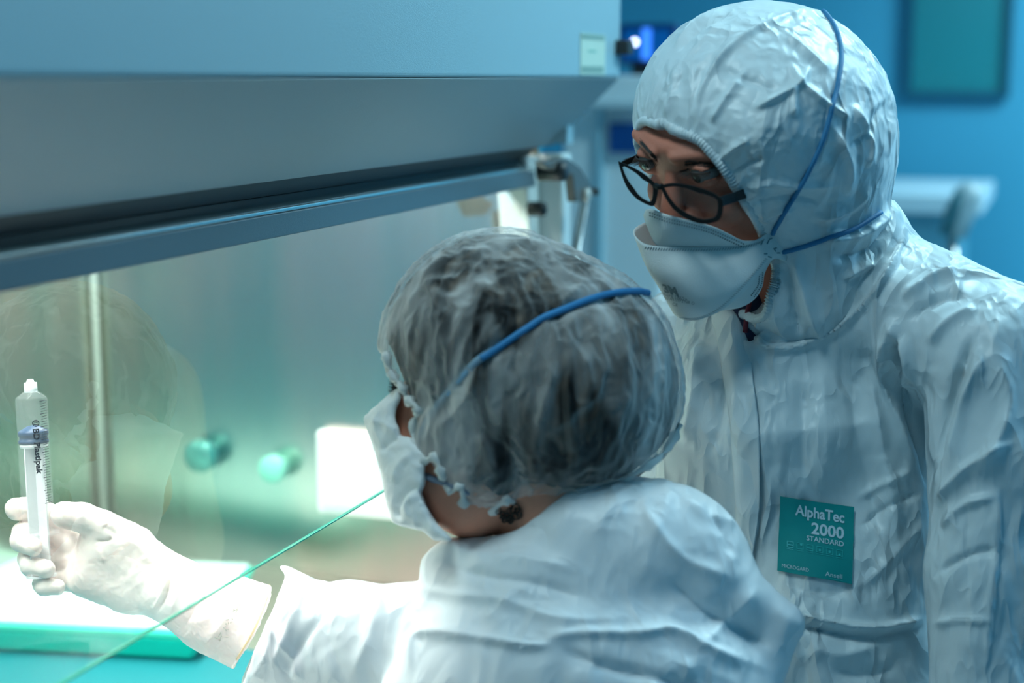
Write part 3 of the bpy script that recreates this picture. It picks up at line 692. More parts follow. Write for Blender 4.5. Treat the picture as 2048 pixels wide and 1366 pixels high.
# --- coverall body
suitf = U(14, U(40, ell((1575, 930, 80), (262, 420, 190)), cap((1580, 690, 50), (1590, 830, 70), 150, 225), cap((1740, 580, 10), (1990, 712, -110), 134, 156), ell((1700, 640, 30), (150, 140, 130)), ell((1745, 480, 10), (72, 95, 110)),
              cap((1560, 720, 110), (1400, 700, 230), 130, 135), cap((1655, 1150, 70), (1655, 1200, 70), 195, 195), cap((1760, 760, 20), (1765, 1130, 20), 105, 100), cap((1655, 1290, 70), (1665, 1480, 70), 225, 230)),
          chain([(1992, 716, -112, 152), (2012, 930, -130, 152), (1985, 1150, -150, 130), (1990, 1560, -170, 130)], 30),
          chain([(1395, 705, 230, 132), (1390, 1000, 240, 115), (1400, 1300, 200, 105)], 30))
suitc = sub(suitf, ell((1500, 606, -60), (34, 80, 90)), 10)
suit_fl = [([(1497, 640), (1520, 682), (1570, 697), (1640, 675), (1700, 637), (1760, 572), (1800, 500), (1812, 440)], 7, 10),
           ([(1510, 665), (1560, 684), (1640, 660), (1700, 618)], 9, -7),
           ([(1858, 1000), (1852, 930), (1826, 850), (1798, 760), (1792, 700), (1815, 650)], 9, -16), ([(1838, 960), (1800, 860), (1772, 780), (1768, 700), (1800, 630)], 12, 13),
           ([(1866, 960), (1885, 860), (1915, 760), (1950, 660)], 11, -16), ([(1900, 950), (1915, 860), (1940, 770), (1975, 690)], 16, 12),
           ([(1770, 640), (1800, 680), (1815, 740), (1800, 790)], 10, 12), ([(1800, 600), (1860, 560), (1920, 540)], 12, 12), ([(1810, 640), (1880, 600), (1935, 590)], 11, -10), ([(1850, 690), (1900, 640), (1960, 610)], 12, 10),
           ([(1870, 1010), (1910, 960), (1960, 920), (2040, 880)], 10, 12), ([(1990, 700), (2020, 800), (1990, 900), (1940, 960)], 14, 12), ([(2000, 960), (2002, 1060), (1990, 1200), (1975, 1366)], 9, 12, 's'),
           ([(1860, 1250), (1920, 1240), (1990, 1245)], 8, 7), ([(1870, 1150), (1940, 1110), (2000, 1100)], 9, -8), ([(1880, 1060), (1930, 1010), (2000, 990)], 9, 8),
           ([(1600, 760), (1606, 860), (1604, 985)], 22, -9), ([(1640, 720), (1650, 860), (1645, 985)], 20, 7), ([(1735, 700), (1750, 830), (1775, 960), (1800, 1120)], 15, 10), ([(1700, 720), (1715, 850), (1740, 980), (1770, 1110)], 18, -9),
           ([(1710, 1000), (1770, 965), (1830, 940)], 8, 6), ([(1715, 1060), (1780, 1010), (1845, 985)], 8, -6), ([(1700, 1190), (1780, 1120), (1845, 1040)], 12, 7), ([(1560, 1165), (1640, 1185), (1740, 1175)], 16, -6),
           ([(1530, 1212), (1600, 1232), (1720, 1256), (1800, 1250), (1850, 1235)], 8, 13), ([(1530, 1228), (1600, 1250), (1720, 1275), (1800, 1268), (1850, 1252)], 8, -12),
           ([(1400, 680), (1390, 800), (1370, 900)], 16, 10), ([(1440, 700), (1440, 820), (1420, 920)], 15, -9), ([(1620, 1290), (1680, 1310), (1760, 1290)], 20, 9), ([(1660, 1340), (1740, 1350), (1800, 1330)], 16, -9)]
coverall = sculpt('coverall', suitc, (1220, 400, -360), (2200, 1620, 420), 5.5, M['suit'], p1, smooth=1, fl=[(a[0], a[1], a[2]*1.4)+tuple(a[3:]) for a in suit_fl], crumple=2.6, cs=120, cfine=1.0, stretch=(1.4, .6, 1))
SC = Surf(coverall)
# zip flap along the open front
rows = []
for (y, xl, xr) in ((612, 1418, 1486), (680, 1436, 1496), (760, 1450, 1508), (850, 1462, 1517), (930, 1468, 1521), (1010, 1472, 1518), (1090, 1474, 1508), (1160, 1470, 1498)):
    r_ = []
    for u in (0, .35, .7, 1):
        h = SC.hit(xl+(xr-xl)*u, y, .0035 if u > .2 else .0008)
        if h is None: h = Vector(S2W([xl+(xr-xl)*u, y, -50]))
        r_.append(tuple(W2S(np.array(h))))
    rows.append(r_)
sheet('zip_flap', rows, M['suit'], coverall, nu=6, nv=8, thick=.0022)
inner = MB(); 
sc_in = sculpt('inner_shirt', cap((1500, 560, 10), (1500, 700, 10), 62, 70), (1400, 450, -120), (1600, 800, 120), 8, mat('dark_red_navy_cloth', (.012, .02, .06), .7), p1)
pxtube('shirt_piping', [(1500, 600, -66), (1494, 630, -70), (1490, 665, -75)], .0022, mat('dark_red', (.12, .005, .02), .7), sc_in)
# trousers, boots down to the floor
def ww(x, y, z): return W2S(np.array([x, y, z]))
hip = S2W([1655, 1480, 70]); hx_, hy_ = hip[0], hip[1]
def wchain(pts): 
    S = [ww(*p[:3]) for p in pts]; return chain([(*s, p[3]*F/((p[:3]-CAM)@FW if False else (np.array(p[:3])-CAM)@FW)) for s, p in zip(S, pts)], 25)
def legs(x, y, z, name_, par, mt, w=.10, d=(0, 1)):
    f = None
    for s_ in (-1, 1):
        c_ = wchain([(x+s_*w*.8, y, z-.14, .10), (x+s_*w, y+.01, .50, .075), (x+s_*w*1.05, y, .10, .06)])
        f = c_ if f is None else U(10, f, c_)
    S = np.array([ww(x+a*.28, y+b*.22, zz) for a in (-1, 1) for b in (-1, 1) for zz in (z+.14, .0)])
    V, Q = surfnet(f, S.min(0)-30, S.max(0)+30, 22, 2); o = mesh_obj(name_, S2W(V), Q, mt, par)
    for s_ in (-1, 1):
        g = wchain([(x+s_*w*1.05, y+.05, .045, .042), (x+s_*w*1.2-.06, y+.07, .040, .038)])
        g2 = wchain([(x+s_*w*1.05, y, .14, .055), (x+s_*w*1.05, y+.02, .055, .05)])
        S = np.array([ww(x+s_*w*1.05+a*.2, y+b*.16, zz) for a in (-1, 1) for b in (-1, 1) for zz in (.22, .0)])
        V, Q = surfnet(U(20, g, g2), S.min(0)-20, S.max(0)+20, 14, 1); W_ = S2W(V); W_[:, 2] = np.maximum(W_[:, 2], .001); mesh_obj('boot_cover', W_, Q, mt, par)
legs(hx_, hy_, float(hip[2]), 'coverall_legs', p1, M['suit2'])
hip_z = hip[2]
# label on the chest
LQ = [(1559, 990), (1706, 1014), (1702, 1168), (1556, 1141)]
lab = SC.patch('chest_label', LQ, M['label'], coverall, off=.0026, nu=16, nv=16); lab['label'] = 'teal label printed AlphaTec 2000 STANDARD'
def lq(u0, v0, u1, v1):
    tl, tr, br, bl_ = [np.array(q, float) for q in LQ]
    g = lambda u, v: tuple((tl*(1-u)+tr*u)*(1-v)+(bl_*(1-u)+br*u)*v); return [g(u0, v0), g(u1, v0), g(u1, v1), g(u0, v1)]
o_bvh['labsurf'] = None
class SurfMesh(Surf):
    def __init__(s, o): s.t = [BVHTree.FromPolygons([tuple(v.co) for v in o.data.vertices], [tuple(p.vertices) for p in o.data.polygons])]
SLb = SurfMesh(lab)
for body_, q_, mt_, bd in (('AlphaTec', lq(.215, .085, .885, .225), M['ltext'], .024), ('2000', lq(.44, .285, .885, .435), M['ltext'], .026), ('STANDARD', lq(.38, .468, .885, .535), M['ltext'], .008),
                           ('MICROGARD', lq(.055, .895, .42, .945), M['ltext'], .0), ('Ansell', lq(.645, .895, .875, .955), M['ltext'], .0)):
    drape_text(SLb, 'label_text', body_, q_, mt_, lab, off=.0005, bold=bd)
SLb.patch('label_text', lq(.70, .975, .885, .983), M['lfaint'], lab, off=.0005, nu=4, nv=1)
for k in range(6):                                       # row of small pictograms
    u0 = .115+k*.134; ic = MB()
    for (a, b_) in (((0, 0), (.09, .008)), ((0, .075), (.09, .083)), ((0, 0), (.007, .083)), ((.083, 0), (.09, .083)), ((.0, .10), (.09, .106))):
        qd = lq(u0+a[0], .585+a[1]+.008*k*0, u0+b_[0], .585+b_[1]); hs = [SLb.hit(*p, .0005) for p in qd]
        if all(h is not None for h in hs): ic.add([tuple(h) for h in hs], [[0, 3, 2, 1]])
    if k in (1, 3, 4, 5):
        cx, cy = (u0+.06, .605) if k == 1 else (u0+.045, .635 if k != 5 else .65); pg = [SLb.hit(*lq(cx+.016*math.cos(j), cy+.017*math.sin(j), 1, 1)[0], .0007) for j in np.linspace(0, 2*math.pi, 10, endpoint=False)]
        ic.add([tuple(h) for h in pg], [list(range(10))])
    else:
        hs = [SLb.hit(*p, .0005) for p in lq(u0+.01, .625, u0+.08, .638)]; ic.add([tuple(h) for h in hs], [[0, 3, 2, 1]])
    ic.build('pictogram', mat('label_icon', (.03, .48, .48), .6) if k else mat('label_icon_bright', (.10, .60, .62), .6), lab)

# --- respirator
resp_mid = [[(1566, 462, -146), (1540, 462, -160), (1505, 482, -178), (1430, 494, -203), (1350, 494, -205), (1290, 488, -168), (1267, 464, -110), (1288, 446, -60), (1330, 440, -20)],
            [(1571, 482, -146), (1542, 490, -163), (1505, 515, -186), (1430, 538, -214), (1360, 546, -212), (1304, 540, -168), (1291, 520, -110), (1310, 500, -50), (1340, 480, -10)],
            [(1575, 503, -146), (1545, 508, -163), (1508, 545, -186), (1450, 580, -206), (1390, 592, -204), (1334, 582, -166), (1317, 570, -115), (1330, 550, -50), (1360, 520, -10)],
            [(1572, 523, -146), (1544, 519, -160), (1512, 556, -178), (1480, 592, -188), (1440, 622, -190), (1385, 641, -172), (1348, 626, -125), (1350, 600, -60), (1380, 560, -10)]]
resp = sheet('respirator', resp_mid, M['mask'], p1, nu=10, nv=10, thick=.0014); resp['label'] = 'white folded respirator with grey print and blue straps'
up_ = sheet('upper_panel', [[(1548, 476, -150), (1492, 482, -196), (1458, 468, -222), (1425, 453, -243), (1375, 440, -250), (1335, 430, -246), (1298, 418, -206), (1288, 430, -130)],
                            [(1540, 482, -148), (1490, 487, -192), (1455, 480, -214), (1415, 475, -226), (1365, 470, -232), (1325, 462, -222), (1298, 448, -186), (1292, 445, -120)],
                            [(1530, 492, -146), (1495, 497, -172), (1455, 500, -186), (1410, 504, -190), (1352, 502, -192), (1316, 492, -180), (1302, 470, -160), (1298, 458, -110)]], M['mask'], resp, nu=10, nv=10, thick=.0012)
lo_ = sheet('lower_panel', [[(1548, 508, -146), (1518, 540, -160), (1480, 585, -172), (1440, 615, -174), (1395, 628, -158)],
                            [(1536, 530, -142), (1518, 562, -150), (1488, 592, -158), (1450, 615, -160), (1405, 626, -150)],
                            [(1527, 540, -132), (1524, 572, -134), (1508, 598, -138), (1480, 614, -144), (1440, 620, -146)]], M['mask'], resp, nu=10, nv=8, thick=.0012)
SR = SurfMesh(resp); SU = SurfMesh(up_); SLo = SurfMesh(lo_)
def stitches(surf, line, name, m, parent, n, w, lx, ly, off=.0011, rows_=1, gap=5):
    P = spl(line, 20); seg = np.r_[0, np.cumsum(np.hypot(*np.diff(P, axis=0).T))]; b = MB()
    for i in range(n):
        s_ = seg[-1]*(i+.5)/n; x = np.interp(s_, seg, P[:, 0]); y = np.interp(s_, seg, P[:, 1])
        for r_ in range(rows_):
            a = surf.hit(x-lx, y-ly+r_*gap, off); c = surf.hit(x+lx, y+ly+r_*gap, off)
            if a is None or c is None or (a-c).length > .01: continue
            b.tube([a, c], w, 5)
    return b.build(name, m, parent) if b.F else None
sd = mat('stitch_dent', (.34, .40, .42), .8)
stitches(SR, [(1290, 495), (1350, 500), (1430, 500), (1500, 492), (1528, 480)], 'weld_stitch', sd, resp, 46, .00035, 1.5, -2.2)
stitches(SR, [(1360, 634), (1400, 634), (1440, 614), (1478, 578), (1508, 545), (1532, 516)], 'weld_stitch', sd, resp, 46, .00035, 2.2, 0.3)
stitches(SU, [(1300, 424), (1340, 438), (1380, 447), (1420, 458), (1455, 473), (1488, 487)], 'weld_dots', mat('weld_dot', (.12, .17, .19), .8), up_, 40, .0006, .5, .3, rows_=2, gap=6)
stitches(SLo, [(1524, 543), (1520, 570), (1506, 594)], 'weld_dots', mat('weld_dot2', (.12, .17, .19), .8), lo_, 13, .0005, .4, .4)
stitches(SLo, [(1518, 546), (1514, 570), (1500, 591)], 'weld_dots', mat('weld_dot2', (.12, .17, .19), .8), lo_, 13, .0005, .4, .4)
b = MB()
for (x, y, dx, dy) in ((1529, 474, 2, 4), (1535, 484, 2, -4), (1523, 486, 2, -4), (1540, 478, 3, -1), (1548, 500, 2, 3), (1556, 506, 3, 0), (1549, 497, 3, -1), (1538, 514, 3, 1), (1553, 516, 1, 4), (1530, 508, 3, 0)):
    a = SR.hit(x-dx, y-dy, .0010); c = SR.hit(x+dx, y+dy, .0010)
    if a is not None and c is not None: b.tube([a, c], .0005, 6)
if b.F: b.build('tab_weld', mat('tab_weld_blue', (.14, .27, .32), .8), resp)
drape_text(SR, 'print', '3M', [(1325, 566), (1352, 573), (1360, 592), (1331, 582)], M['ink'], resp, off=.0012, bold=.05)
drape_text(SR, 'print', 'Aura 1862+', [(1326, 582), (1376, 594), (1376, 602), (1328, 589)], M['ink'], resp, off=.0012, bold=0)
drape_text(SR, 'print', 'EN149 FFP2 NR D', [(1326, 590), (1390, 602), (1389, 608), (1330, 597)], M['ink'], resp, off=.0012, bold=0)
drape_text(SR, 'print', 'CE', [(1347, 603), (1357, 606), (1357, 612), (1347, 609)], M['ink'], resp, off=.0012, bold=0)
SHR = Surf(hood)
for ln in ([(1545, 466), (1570, 420), (1602, 368), (1640, 290), (1664, 210), (1679, 140), (1680, 95), (1668, 55), (1645, 22)], [(1566, 504), (1600, 495), (1650, 478), (1700, 462), (1760, 425)]):
    L = SHR.line(ln, .0012, 10); V = []; Fc = []
    up2 = None
    b = MB(); b.tube(L, .0021, 8); b.build('strap', M['strap'], resp, smooth=True)
# small ear-tag shaped fold of film next to the tab
pxtube('strap_knot', [(1548, 468, -158), (1553, 458, -160), (1558, 452, -160)], .0026, M['strap'], resp)

# --- glasses
def gw(x, dy=0): return -262-.80*(x-1325)+ (0 if x < 1325 else 0)
gl_ = thing('glasses', 'x', 'glasses'); bpy.data.objects.remove(gl_)
def rimpts(px): return [(x, y, gw(x)) for x, y in px]
nearL = [(1322, 372), (1345, 368), (1372, 371), (1405, 380), (1430, 390), (1442, 400), (1443, 420), (1438, 436), (1425, 443), (1403, 445), (1376, 436), (1350, 418), (1333, 395)]
farL = [(1238, 324), (1252, 330), (1275, 342), (1297, 358), (1312, 373), (1312, 392), (1306, 409), (1292, 406), (1273, 394), (1256, 373), (1245, 348)]
glm, t, b = nt('spectacle_lens')
for n_ in list(t.nodes):
    if n_.type == 'BSDF_PRINCIPLED': t.nodes.remove(n_)
tr = t.nodes.new('ShaderNodeBsdfTransparent'); tr.inputs[0].default_value = (.96, .98, .98, 1); gs = t.nodes.new('ShaderNodeBsdfGlossy'); gs.inputs['Roughness'].default_value = .02; gs.inputs[0].default_value = (.8, 1, .93, 1)
fz = t.nodes.new('ShaderNodeFresnel'); fz.inputs[0].default_value = 1.38; mx = t.nodes.new('ShaderNodeMixShader'); t.links.new(fz.outputs[0], mx.inputs[0]); t.links.new(tr.outputs[0], mx.inputs[1]); t.links.new(gs.outputs[0], mx.inputs[2]); t.links.new(mx.outputs[0], t.nodes['Material Output'].inputs[0])
def rimmesh(px):
    P = spl(px+[px[0]], 6)[:-1]; c = P.mean(0); V = []; Fc = []; n = len(P)
    # rectangular section swept round: outer/inner, front/back
    for p in P:
        d = nrm(c-p)
        for ins_, dw in ((-3, -6), (8, -6), (8, 10), (-3, 10)): q = p+d*ins_*1.0; V.append((q[0], q[1], gw(q[0])+dw))
    for i in range(n):
        j = (i+1) % n
        for k in range(4): Fc.append([i*4+k, i*4+(k+1) % 4, j*4+(k+1) % 4, j*4+k])
    return MB().add(S2W(np.array(V)), Fc)
gm = rimmesh(nearL); g2 = rimmesh(farL); gm.add(g2.V, g2.F)
br = MB().tube([tuple(p) for p in S2W(np.array([(1311, 371, gw(1311)), (1318, 374, gw(1318)-4), (1325, 373, gw(1325)-3)]))], [.0026, .0024, .0026], 10); gm.add(br.V, br.F)
glasses = gm.build('glasses', M['black'], p1, bevel=.0006); glasses['label'] = 'black rectangular framed glasses slid down the nose'
for px in (nearL, farL):
    P = spl(px+[px[0]], 6)[:-1]; c = P.mean(0); V = [(c[0], c[1], gw(c[0])-4)]; 
    for p in P: q = p+nrm(c-p)*3; V.append((q[0], q[1], gw(q[0])))
    n = len(P); MB().add(S2W(np.array(V)), [[0, 1+i, 1+(i+1) % n] for i in range(n)]).build('lens', glm, glasses, smooth=True)
def temple(a, b_, c_, ha, hb):
    V = []; Fc = []
    for i, (p, h) in enumerate(((a, ha), (b_, (ha+hb)/2), (c_, hb))):
        for dy, dw in ((-h, -3), (h, -3), (h, 3), (-h, 3)): V.append((p[0], p[1]+dy, p[2]+dw))
    for i in range(2):
        for k in range(4): Fc.append([i*4+k, i*4+(k+1) % 4, (i+1)*4+(k+1) % 4, (i+1)*4+k])
    Fc += [[3, 2, 1, 0], [8, 9, 10, 11]]
    MB().add(S2W(np.array(V)), Fc).build('temple', M['black'], glasses, bevel=.0008)
temple((1437, 405, gw(1440)+4), (1470, 394, -290), (1515, 378, -215), 11, 10)
temple((1243, 329, gw(1243)+6), (1275, 315, -120), (1312, 300, -60), 6, 7)

# ================================================================== WORKER AT THE CABINET
W2 = -262
p2 = thing('person', 'person in white coverall and translucent hair net, seen from behind, raising a gloved hand', 'person', tuple(S2W([1150, 1300, -300])*np.array([1, 1, 0])))
sk2 = U(22, ell((1045, 770, W2+20), (215, 235, 165)), ell((945, 940, W2-20), (116, 138, 110)), ell((872, 850, W2+20), (92, 120, 95)), cap((1060, 930, W2), (1180, 1180, W2), 112, 120), ell((880, 930, W2+40), (80, 90, 80)))
body2 = sculpt('body', sk2, (740, 480, -520), (1340, 1330, 20), 6, M['skin2'], p2, smooth=2)
body2['label'] = 'bare brown cheek and jaw between hair net and white respirator'
capo = U(45, ell((1000, 690, W2), (232, 232, 205)), ell((1120, 772, W2+5), (247, 256, 215)), ell((872, 705, W2+25), (104, 132, 115)), ell((930, 880, W2-25), (120, 110, 120)), ell((965, 940, W2-25), (112, 98, 120)))
edge_ = [(700, 640), (768, 705), (778, 745), (800, 772), (812, 800), (834, 818), (824, 850), (826, 895), (846, 925), (866, 916), (880, 950), (899, 986), (920, 975), (928, 1018), (945, 1040), (962, 1047), (990, 1018), (1020, 1004), (1045, 1030), (1068, 1036), (1098, 1026), (1200, 996), (1272, 950), (1330, 910), (1366, 850), (1450, 780)]
cpoly = poly2d([(p[0], p[1]) for p in edge_]+[(1450, 380), (700, 380)])
hpoly = poly2d([(700, 640), (790, 700), (820, 780), (838, 880), (890, 970), (930, 1010), (960, 1035), (1010, 1000), (1070, 1022), (1200, 985), (1330, 890), (1450, 780), (1450, 380), (700, 380)])
def rnd(P, amp, s): return (vnoise(P.reshape(-1, 3).astype(float)/s).reshape(P.shape[:-1])-.5)*amp
capf = lambda P: -smin(-capo(P), -cpoly(P[..., 0], P[..., 1]), 8)
hairf = lambda P: -smin(-(capo(P)+14), -hpoly(P[..., 0], P[..., 1]), 20)
# hair material: strands
hm, t, b = nt('dark_hair_strands'); b.inputs['Roughness'].default_value = .65; b.inputs['Specular IOR Level'].default_value = .2
tc = t.nodes.new('ShaderNodeTexCoord'); mp = t.nodes.new('ShaderNodeMapping'); mp.inputs['Rotation'].default_value = (.15, .22, 0); mp.inputs['Scale'].default_value = (60, 60, 7)
t.links.new(tc.outputs['Object'], mp.inputs['Vector']); n = t.nodes.new('ShaderNodeTexNoise'); n.inputs['Scale'].default_value = 1; n.inputs['Detail'].default_value = 5; n.inputs['Distortion'].default_value = .8
t.links.new(mp.outputs[0], n.inputs['Vector']); cr = t.nodes.new('ShaderNodeValToRGB'); cr.color_ramp.elements[0].position = .46; cr.color_ramp.elements[0].color = (.006, .007, .008, 1); cr.color_ramp.elements[1].position = .68; cr.color_ramp.elements[1].color = (.15, .115, .09, 1)
t.links.new(n.outputs['Fac'], cr.inputs[0]); t.links.new(cr.outputs[0], b.inputs['Base Color'])
hair = sculpt('hair', hairf, (740, 430, -520), (1400, 1100, 20), 6, hm, p2, smooth=2, crumple=5, cs=50, stretch=(1.3, .3, 1.3))
# hair net material: thin translucent fleece, wispy
cm, t, b = nt('hair_net_fleece'); b.inputs['Roughness'].default_value = .7; b.inputs['Base Color'].default_value = (.78, .76, .74, 1); b.inputs['Specular IOR Level'].default_value = .3
tc = t.nodes.new('ShaderNodeTexCoord'); mp = t.nodes.new('ShaderNodeMapping'); mp.inputs['Rotation'].default_value = (.25, .45, .1); mp.inputs['Scale'].default_value = (26, 26, 5)
t.links.new(tc.outputs['Object'], mp.inputs['Vector']); n = t.nodes.new('ShaderNodeTexNoise'); n.inputs['Detail'].default_value = 1.8; n.inputs['Scale'].default_value = 1; n.inputs['Distortion'].default_value = .6
t.links.new(mp.outputs[0], n.inputs['Vector'])
lw = t.nodes.new('ShaderNodeLayerWeight'); lw.inputs['Blend'].default_value = .38
m1 = t.nodes.new('ShaderNodeMapRange'); m1.inputs['From Min'].default_value = .42; m1.inputs['From Max'].default_value = .70; m1.inputs['To Min'].default_value = .0; m1.inputs['To Max'].default_value = .52
t.links.new(n.outputs['Fac'], m1.inputs['Value'])
m2 = t.nodes.new('ShaderNodeMath'); m2.operation = 'MULTIPLY_ADD'; m2.inputs[1].default_value = .58; t.links.new(lw.outputs['Facing'], m2.inputs[0]); t.links.new(m1.outputs[0], m2.inputs[2]); m2.use_clamp = True
t.links.new(m2.outputs[0], b.inputs['Alpha'])
bp = t.nodes.new('ShaderNodeBump'); bp.inputs['Distance'].default_value = .002; t.links.new(n.outputs['Fac'], bp.inputs['Height']); t.links.new(bp.outputs[0], b.inputs['Normal'])
cap_fl = [([(1290, 592), (1200, 600), (1100, 633), (1000, 695), (940, 745), (860, 830)], 16, -13), ([(1000, 640), (960, 720), (930, 800), (860, 880)], 16, 9), ([(1180, 560), (1090, 640), (1050, 760)], 14, 9), ([(850, 540), (880, 640), (900, 720)], 14, 8),
          ([(1120, 700), (1080, 850), (1070, 1000)], 14, 10), ([(1240, 650), (1250, 800), (1180, 960)], 16, 9), ([(1160, 690), (1180, 780), (1090, 880)], 12, 9), ([(960, 860), (990, 960)], 12, 9), ([(820, 580), (900, 520), (1000, 500)], 14, 9), ([(800, 640), (860, 570), (930, 560)], 10, 7)]
net = sculpt('hair_net', capf, (740, 420, -540), (1400, 1120, 20), 4.5, cm, p2, smooth=1, fl=cap_fl, crumple=5, cs=70, cfine=2, stretch=(1.3, .4, 1.3))
net['label'] = 'translucent white bouffant hair net with dark hair showing through'
SN = Surf(net)
# gathered elastic edge of the net
eP = [(p[0]+(1075-p[0])*.015, p[1]+(740-p[1])*.02) for p in edge_[1:-1]]
L = SN.line(eP, .0004, 5); nb = MB(); nb.tube(L, [.0032+.0016*math.sin(i*1.3)+.001*math.sin(i*2.9) for i in range(len(L))], 9)
nb.build('gathered_edge', mat('net_edge', (.74, .74, .72), .8), net, smooth=True)
# curls at the nape and lashes
cb = MB(); SBN = Surf(body2)
for k in range(16):
    x = 992+RNG.rand()*52; y = 1015+RNG.rand()*26; r_ = 6+8*RNG.rand(); q0_ = RNG.rand()*6; 
    pts = [SBN.hit(x+r_*(1-.06*j)*math.cos(q0_+j*.6), y+r_*(1-.05*j)*math.sin(q0_+j*.6), .0012+.0002*j) for j in range(11)]
    if all(p is not None for p in pts): cb.tube(pts, .0006, 5)
cb.build('hair_curls', M['brow'], hair, smooth=True)
cb = MB()
for k in range(16):
    x = 792+RNG.rand()*6; y = 760+k*1.6; pts = [S2W([x, y, -250]), S2W([x-9, y+2, -246]), S2W([x-18, y-3+RNG.rand()*5, -242])]
    cb.tube([tuple(p) for p in pts], [.0005, .0004, .0001], 5)
cb.build('eyelashes', M['brow'], body2, smooth=True)
# respirator
def pillow(poly, w0, th, k=14):
    pf_ = poly2d(poly)
    def f(P):
        ww_ = P[..., 2]-(w0[0]+w0[1]*(P[..., 0]-850)*2+w0[2]*(P[..., 1]-920)+ .0009*(P[..., 0]-850)**2)
        return -smin(-pf_(P[..., 0], P[..., 1]), -(np.abs(ww_)-th), k)
    return f
m2poly = [(730, 836), (742, 824), (768, 802), (797, 776), (801, 792), (789, 818), (790, 852), (801, 872), (822, 874), (846, 908), (848, 968), (840, 985), (850, 1015), (872, 1050), (905, 1082), (870, 1078), (845, 1058), (806, 1050), (786, 1042), (776, 1006), (765, 946), (747, 886)]
mf = U(10, pillow(m2poly, (-330, -.35, -.05), 55, 16))
resp2 = sculpt('respirator', mf, (700, 740, -460), (930, 1110, -180), 4, M['maskw'], p2, smooth=2,
               fl=[([(800, 875), (775, 890), (760, 905)], 8, -7), ([(845, 972), (815, 985), (795, 1020), (800, 1046)], 9, -10), ([(830, 900), (800, 930), (790, 970)], 14, 7), ([(735, 836), (775, 850), (800, 872)], 9, 7), ([(832, 985), (812, 1010), (822, 1046)], 9, 7)], crumple=3, cs=50, cfine=1)
resp2['label'] = 'white folded respirator seen from the side with blue straps'
for ln, r_, off in (([(1296, 588), (1270, 584), (1200, 592), (1100, 628), (1040, 664), (1000, 691), (960, 716)], .0028, .0012),):
    MB().tube(SN.line(ln, off, 8), r_, 8).build('strap', M['strap2'], resp2, smooth=True)
MB().tube(Surf(body2, hair).line([(835, 945), (868, 958), (900, 968), (940, 985)], .001, 8), .0028, 8).build('strap', mat('strap_greyblue', (.22, .27, .36), .7), resp2, smooth=True)
# under-net part of the upper strap, on the hair
MB().tube(Surf(hair, body2).line([(990, 700), (950, 726), (905, 775), (865, 830), (840, 880)], .0015, 8), .0030, 8).build('strap', mat('strap_pale', (.30, .50, .66), .7), resp2, smooth=True)

# --- coverall
cuffpoly = poly2d([(552, 1128), (572, 1150), (556, 1210), (520, 1290), (470, 1400), (440, 1600), (400, 1700), (2000, 1700), (2000, 800), (560, 800)])
cov2 = U(16, U(34, ell((1150, 1450, -330), (400, 330, 200)), ell((1245, 1125, -300), (255, 172, 150)), cap((1420, 1170, -320), (1560, 1245, -310), 95, 36), cap((1560, 1250, -310), (1480, 1400, -320), 40, 70),
         cap((1090, 1170, -290), (915, 1152, -270), 115, 74), ell((1120, 1190, -300), (240, 130, 150)), cap((1000, 1260, -260), (880, 1290, -240), 130, 122)),
         chain([(900, 1290, -240, 122), (720, 1290, -160, 122), (600, 1285, -70, 122), (470, 1275, -10, 112)], 20), cap((590, 1190, -60), (560, 1175, -40), 42, 44))
cov2c = lambda P: -smin(-cov2(P), -(-(-cuffpoly(P[..., 0], P[..., 1]))), 6)
neck2 = ell((985, 990, -280), (150, 88, 130))
cov2c = sub(cov2c, neck2, 14)
c2_fl = [([(820, 1366), (826, 1290), (850, 1268), (940, 1275), (1060, 1292), (1120, 1290)], 9, 16), ([(1060, 1290), (1140, 1270), (1260, 1268), (1350, 1262), (1420, 1300), (1560, 1350)], 10, 14), ([(1100, 1290), (1200, 1330), (1330, 1360), (1400, 1400)], 12, -14),
         ([(830, 1170), (900, 1190), (1000, 1200), (1130, 1240), (1300, 1235)], 14, 10), ([(870, 1080), (950, 1110), (1060, 1120), (1180, 1150)], 14, 10), ([(860, 1120), (960, 1150), (1080, 1170), (1170, 1200)], 12, -9),
         ([(1285, 980), (1300, 1040), (1370, 1120), (1480, 1160)], 14, 10), ([(1350, 960), (1400, 1020), (1490, 1060)], 12, 10), ([(1400, 1010), (1440, 1060), (1470, 1120)], 10, -10), ([(1520, 1170), (1450, 1240), (1400, 1300)], 14, 12), ([(1330, 1150), (1420, 1230), (1560, 1300)], 12, -10),
         ([(540, 1340), (575, 1280), (600, 1200), (590, 1160)], 12, 14), ([(570, 1366), (600, 1290), (640, 1230), (650, 1180)], 10, -14), ([(500, 1366), (540, 1300), (548, 1230)], 10, 12), ([(540, 1250), (580, 1300), (600, 1366)], 9, 12), ([(660, 1180), (650, 1260), (690, 1366)], 14, -9), ([(760, 1170), (750, 1250), (700, 1366)], 16, 11), ([(820, 1180), (790, 1260), (760, 1366)], 14, -9)]
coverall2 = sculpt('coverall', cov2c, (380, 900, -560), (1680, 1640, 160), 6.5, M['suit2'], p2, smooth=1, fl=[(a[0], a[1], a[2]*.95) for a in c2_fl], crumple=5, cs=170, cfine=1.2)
hip2 = S2W([1200, 1620, -330]); hip2[2] = max(hip2[2], .9)
legs(float(hip2[0]), float(hip2[1]), float(hip2[2])-.0, 'coverall_legs', p2, M['suit2'])

